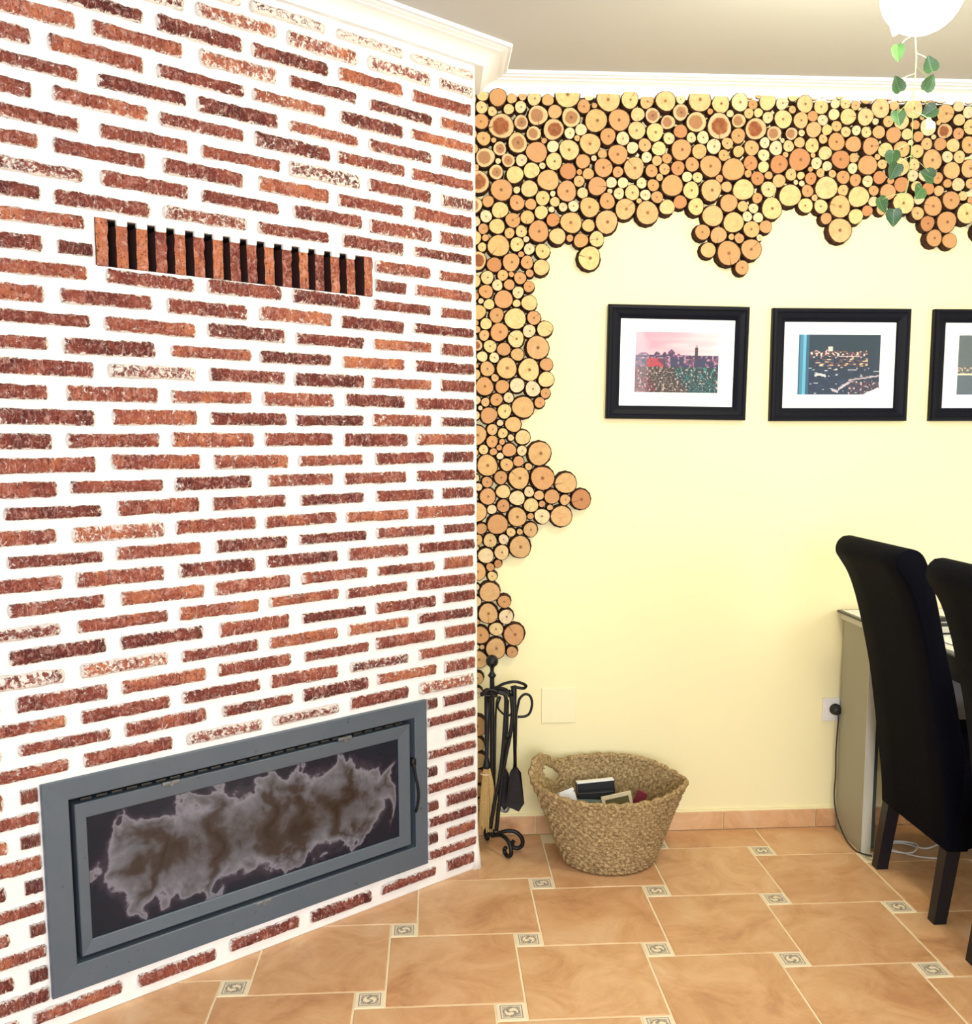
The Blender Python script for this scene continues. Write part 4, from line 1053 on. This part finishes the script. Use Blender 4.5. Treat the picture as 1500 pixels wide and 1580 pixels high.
# ash shovel
so = ip(795, 1188, -.165)
sv = empty('ash_shovel', 'black ash shovel with wide flat blade hanging at the right of the stand', 'shovel', so)
q = MB(); P1 = ip(792, 1058, -.15)-so; q.tube([P1, ip(793, 1062, -.152)-so, ip(794, 1110, -.158)-so, (0, 0, .0)], [.0105, .0095, .0065, .0055], 9)
q.tube([(p - so) for p in spline([ip(761, 1066, -.16), ip(775, 1056, -.165), ip(795, 1052, -.17), ip(811, 1057, -.16), ip(808, 1062, -.15), ip(795, 1060, -.15)], 5)], .0050, 7)
q.build('handle', M['iron'], sv, True)
bl = [(-.007, .010), (.007, .010), (.019, -.008), (.030, -.112), (.012, -.140), (-.030, -.120), (-.018, -.008)]
q = MB(); n = len(bl); q.add([(a, -.004-(.006 if abs(a) < .01 else 0), b) for a, b in bl] + [(a, -.001, b) for a, b in bl], [tuple(range(n)), tuple(range(n, 2*n))[::-1]] + [(k, (k+1) % n, n+(k+1) % n, n+k) for k in range(n)])
q.build('blade', M['iron'], sv)
# tongs
to = ip(772, 1150, -.185)
tg = empty('fire_tongs', 'black iron fire tongs with two long slanting arms, hanging in the middle of the stand', 'tongs', to)
for pts_ in ([(768, 1068), (779, 1072), (781, 1085), (779, 1120), (776, 1160), (771, 1200), (763, 1240), (757, 1278)], [(789, 1075), (791, 1100), (788, 1130), (781, 1165), (775, 1200), (770, 1245), (766, 1282)]):
    q = MB(); q.tube([p-to for p in spline([ip(a, b, -.185) for a, b in pts_], 4)], .0066, 7); q.build('arm', M['iron'], tg, True)
q = MB(); c0 = ip(783, 1135, -.185)-to; q.tube([c0+Vector((0, -.008, 0)), c0+Vector((0, .008, 0))], .010, 12); q.build('pivot', M['iron'], tg, True)
q = MB(); q.tube([p-to for p in spline([ip(768, 1068, -.185), ip(757, 1064, -.185), ip(748, 1068, -.185), ip(750, 1073, -.185), ip(768, 1074, -.185)], 5)], .0046, 7); q.build('handle', M['iron'], tg, True)
# second blade scoop behind the tongs
co = ip(778, 1190, -.115)
sc2 = empty('coal_scoop', 'narrow black scoop behind the tongs, its curved lip showing below', 'scoop', co)
q = MB(); q.tube([ip(783, 1080, -.115)-co, ip(782, 1140, -.115)-co, (0, 0, 0)], [.006, .005, .005], 8); q.build('handle', M['iron'], sc2, True)
q = MB(); bl = [(-.006, .008), (.008, .008), (.016, -.01), (.022, -.11), (.0, -.135), (-.020, -.105), (-.012, -.01)]; n = len(bl)
q.add([(a, -.003, b) for a, b in bl] + [(a, .001, b) for a, b in bl], [tuple(range(n)), tuple(range(n, 2*n))[::-1]] + [(k, (k+1) % n, n+(k+1) % n, n+k) for k in range(n)]); q.build('blade', M['iron'], sc2)
q = MB(); q.tube(spline([(-.024, -.012, -.108), (-.010, -.020, -.126), (.006, -.018, -.132), (.016, -.010, -.120)], 5), .0042, 7); o = q.build('blade_lip', M['latch'], sc2, True); o['label'] = 'bright worn steel lip'
# poker with D handle
po = ip(797, 1105, -.13)
pk = empty('fire_poker', 'thin black poker with a large open D-shaped loop handle at the right', 'poker', po)
q = MB(); q.tube([p-po for p in spline([ip(796, 1105, -.13), ip(799, 1090, -.13), ip(802, 1078, -.13), ip(810, 1071, -.13), ip(818, 1074, -.13), ip(821, 1085, -.13), ip(818, 1099, -.13), ip(811, 1105, -.13), ip(799, 1106, -.13)], 5)], .0044, 7); q.build('handle', M['iron'], pk, True)
q = MB(); q.tube([ip(797, 1104, -.13)-po, ip(796, 1150, -.13)-po, ip(792, 1200, -.13)-po, ip(786, 1240, -.13)-po], [.0038, .0038, .0036, .002], 7); q.build('rod', M['iron'], pk, True)
ho = ip(775, 1090, -.10)
hk = empty('hook_poker', 'small open-loop iron hook behind the pole of the stand', 'fire hook', ho)
q = MB(); q.tube([p-ho for p in spline([ip(765, 1103, -.10), ip(767, 1080, -.10), ip(772, 1076, -.10), ip(768, 1090, -.10), ip(775, 1100, -.10), ip(783, 1105, -.10), ip(790, 1100, -.10)], 5)], .0034, 7); q.build('loop', M['iron'], hk, True)
q = MB(); q.tube([ip(765, 1103, -.10)-ho, ip(764, 1160, -.10)-ho, ip(763, 1220, -.10)-ho], .0034, 7); q.build('rod', M['iron'], hk, True)

# ------------------------------------------------------------------ pendant lamp and ivy
LYP = -1.20
lc = at(1424, -14, LYP)
lp = empty('ceiling_lamp', 'glowing round opal glass lamp hanging from the ceiling above the table', 'lamp', lc)
R = .082
q = MB(); q.lathe([(.001, -R)] + [(R*sin(pi*k/18), -R*cos(pi*k/18)) for k in range(1, 17)] + [(.022, R*.97)], n=40); q.build('glass_shade', M['lamp'], lp, True)
q = MB(); q.lathe([(.024, R*.94), (.024, R+.03), (.010, R+.04), (.006, R+.045), (.006, ZC-lc.z-.03)], n=16); q.build('stem', M['latch'], lp, True)
q = MB(); q.lathe([(.010, ZC-lc.z-.035), (.05, ZC-lc.z-.02), (.055, ZC-lc.z-.001)], n=24); q.build('canopy', M['plastic'], lp, True)
vo = at(1412, 52, LYP)
vn = empty('hanging_ivy', 'slender ivy vine with green leaves hanging from the lamp in front of the wood slices', 'plant', vo)
main = [at(1412, 52, LYP), at(1414, 90, LYP), at(1412, 120, LYP), at(1409, 155, LYP), at(1408, 200, LYP), at(1405, 250, LYP), at(1400, 290, LYP), at(1388, 322, LYP)]
sp = spline(main, 5)
q = MB(); q.tube([p-vo for p in sp], .0011, 5)
LV = [(1380, 44, 20, 1), (1385, 79, -12, 1), (1386, 132, 150, 1), (1386, 180, -8, 1), (1377, 242, 5, 1), (1381, 262, 20, 1.05), (1360, 314, -30, 1.05), (1379, 333, 0, 1.1), (1436, 101, 160, 1), (1432, 130, -160, 1), (1436, 171, 60, 1), (1435, 191, 40, .8), (1433, 271, 110, 1.1), (1419, 296, 40, 1.1)]
def leaf_mesh(k):
    s_ = .0185; out = [(0, -1.15), (.35, -.80), (.72, -.30), (.86, .15), (.74, .55), (.42, .78), (.10, .70)]
    pts_ = out + [(-a, b) for a, b in out[::-1][:-1]]
    v = []; f = []; uv = []
    mid = [(0, -1.15), (0, -.6), (0, 0), (0, .45), (0, .66)]
    R_ = out[1:]
    vs = [(a, -.22*abs(a)+.10*sin(b*2+k), b) for a, b in pts_]; vs.append((0, .12, 0.0)); c = len(vs)-1
    n = len(pts_)
    f = [(i, (i+1) % n, c) for i in range(n)]
    me = bpy.data.meshes.new('leaf'); me.from_pydata([(a*s_, b*s_, z*s_) for a, b, z in vs], [], f)
    u = me.uv_layers.new(name='UVMap')
    for p_ in me.polygons:
        p_.use_smooth = True
        for li in p_.loop_indices:
            vv_ = vs[me.loops[li].vertex_index]; u.data[li].uv = (vv_[0], vv_[2])
    return me
LM = [leaf_mesh(k) for k in range(3)]
for m_ in LM: m_.materials.append(M['leaf'])
for k, (px, py, rot, s_) in enumerate(LV):
    p = at(px, py, LYP - .02*((k % 3)-1))
    near = min(sp, key=lambda a: (a-(p+Vector((0, 0, .03)))).length)
    q.tube(spline([near-vo, (near+p)/2-vo+Vector((0, 0, .006)), p-vo+Vector((0, 0, .008))], 3), .0007, 4)
    o = bpy.data.objects.new('leaf', LM[k % 3]); COL.objects.link(o); o.parent = vn; o.location = p-vo
    o.rotation_euler = (random.uniform(-.3, .3), radians(rot), random.uniform(-.35, .35)); o.scale = (s_, s_, s_)
    if k == 11:
        o.data = LM[1].copy(); o.data.materials.clear(); o.data.materials.append(M['whitel']); o['label'] = 'pale variegated leaf'
q.build('vine_stem', M['stem'], vn, True)
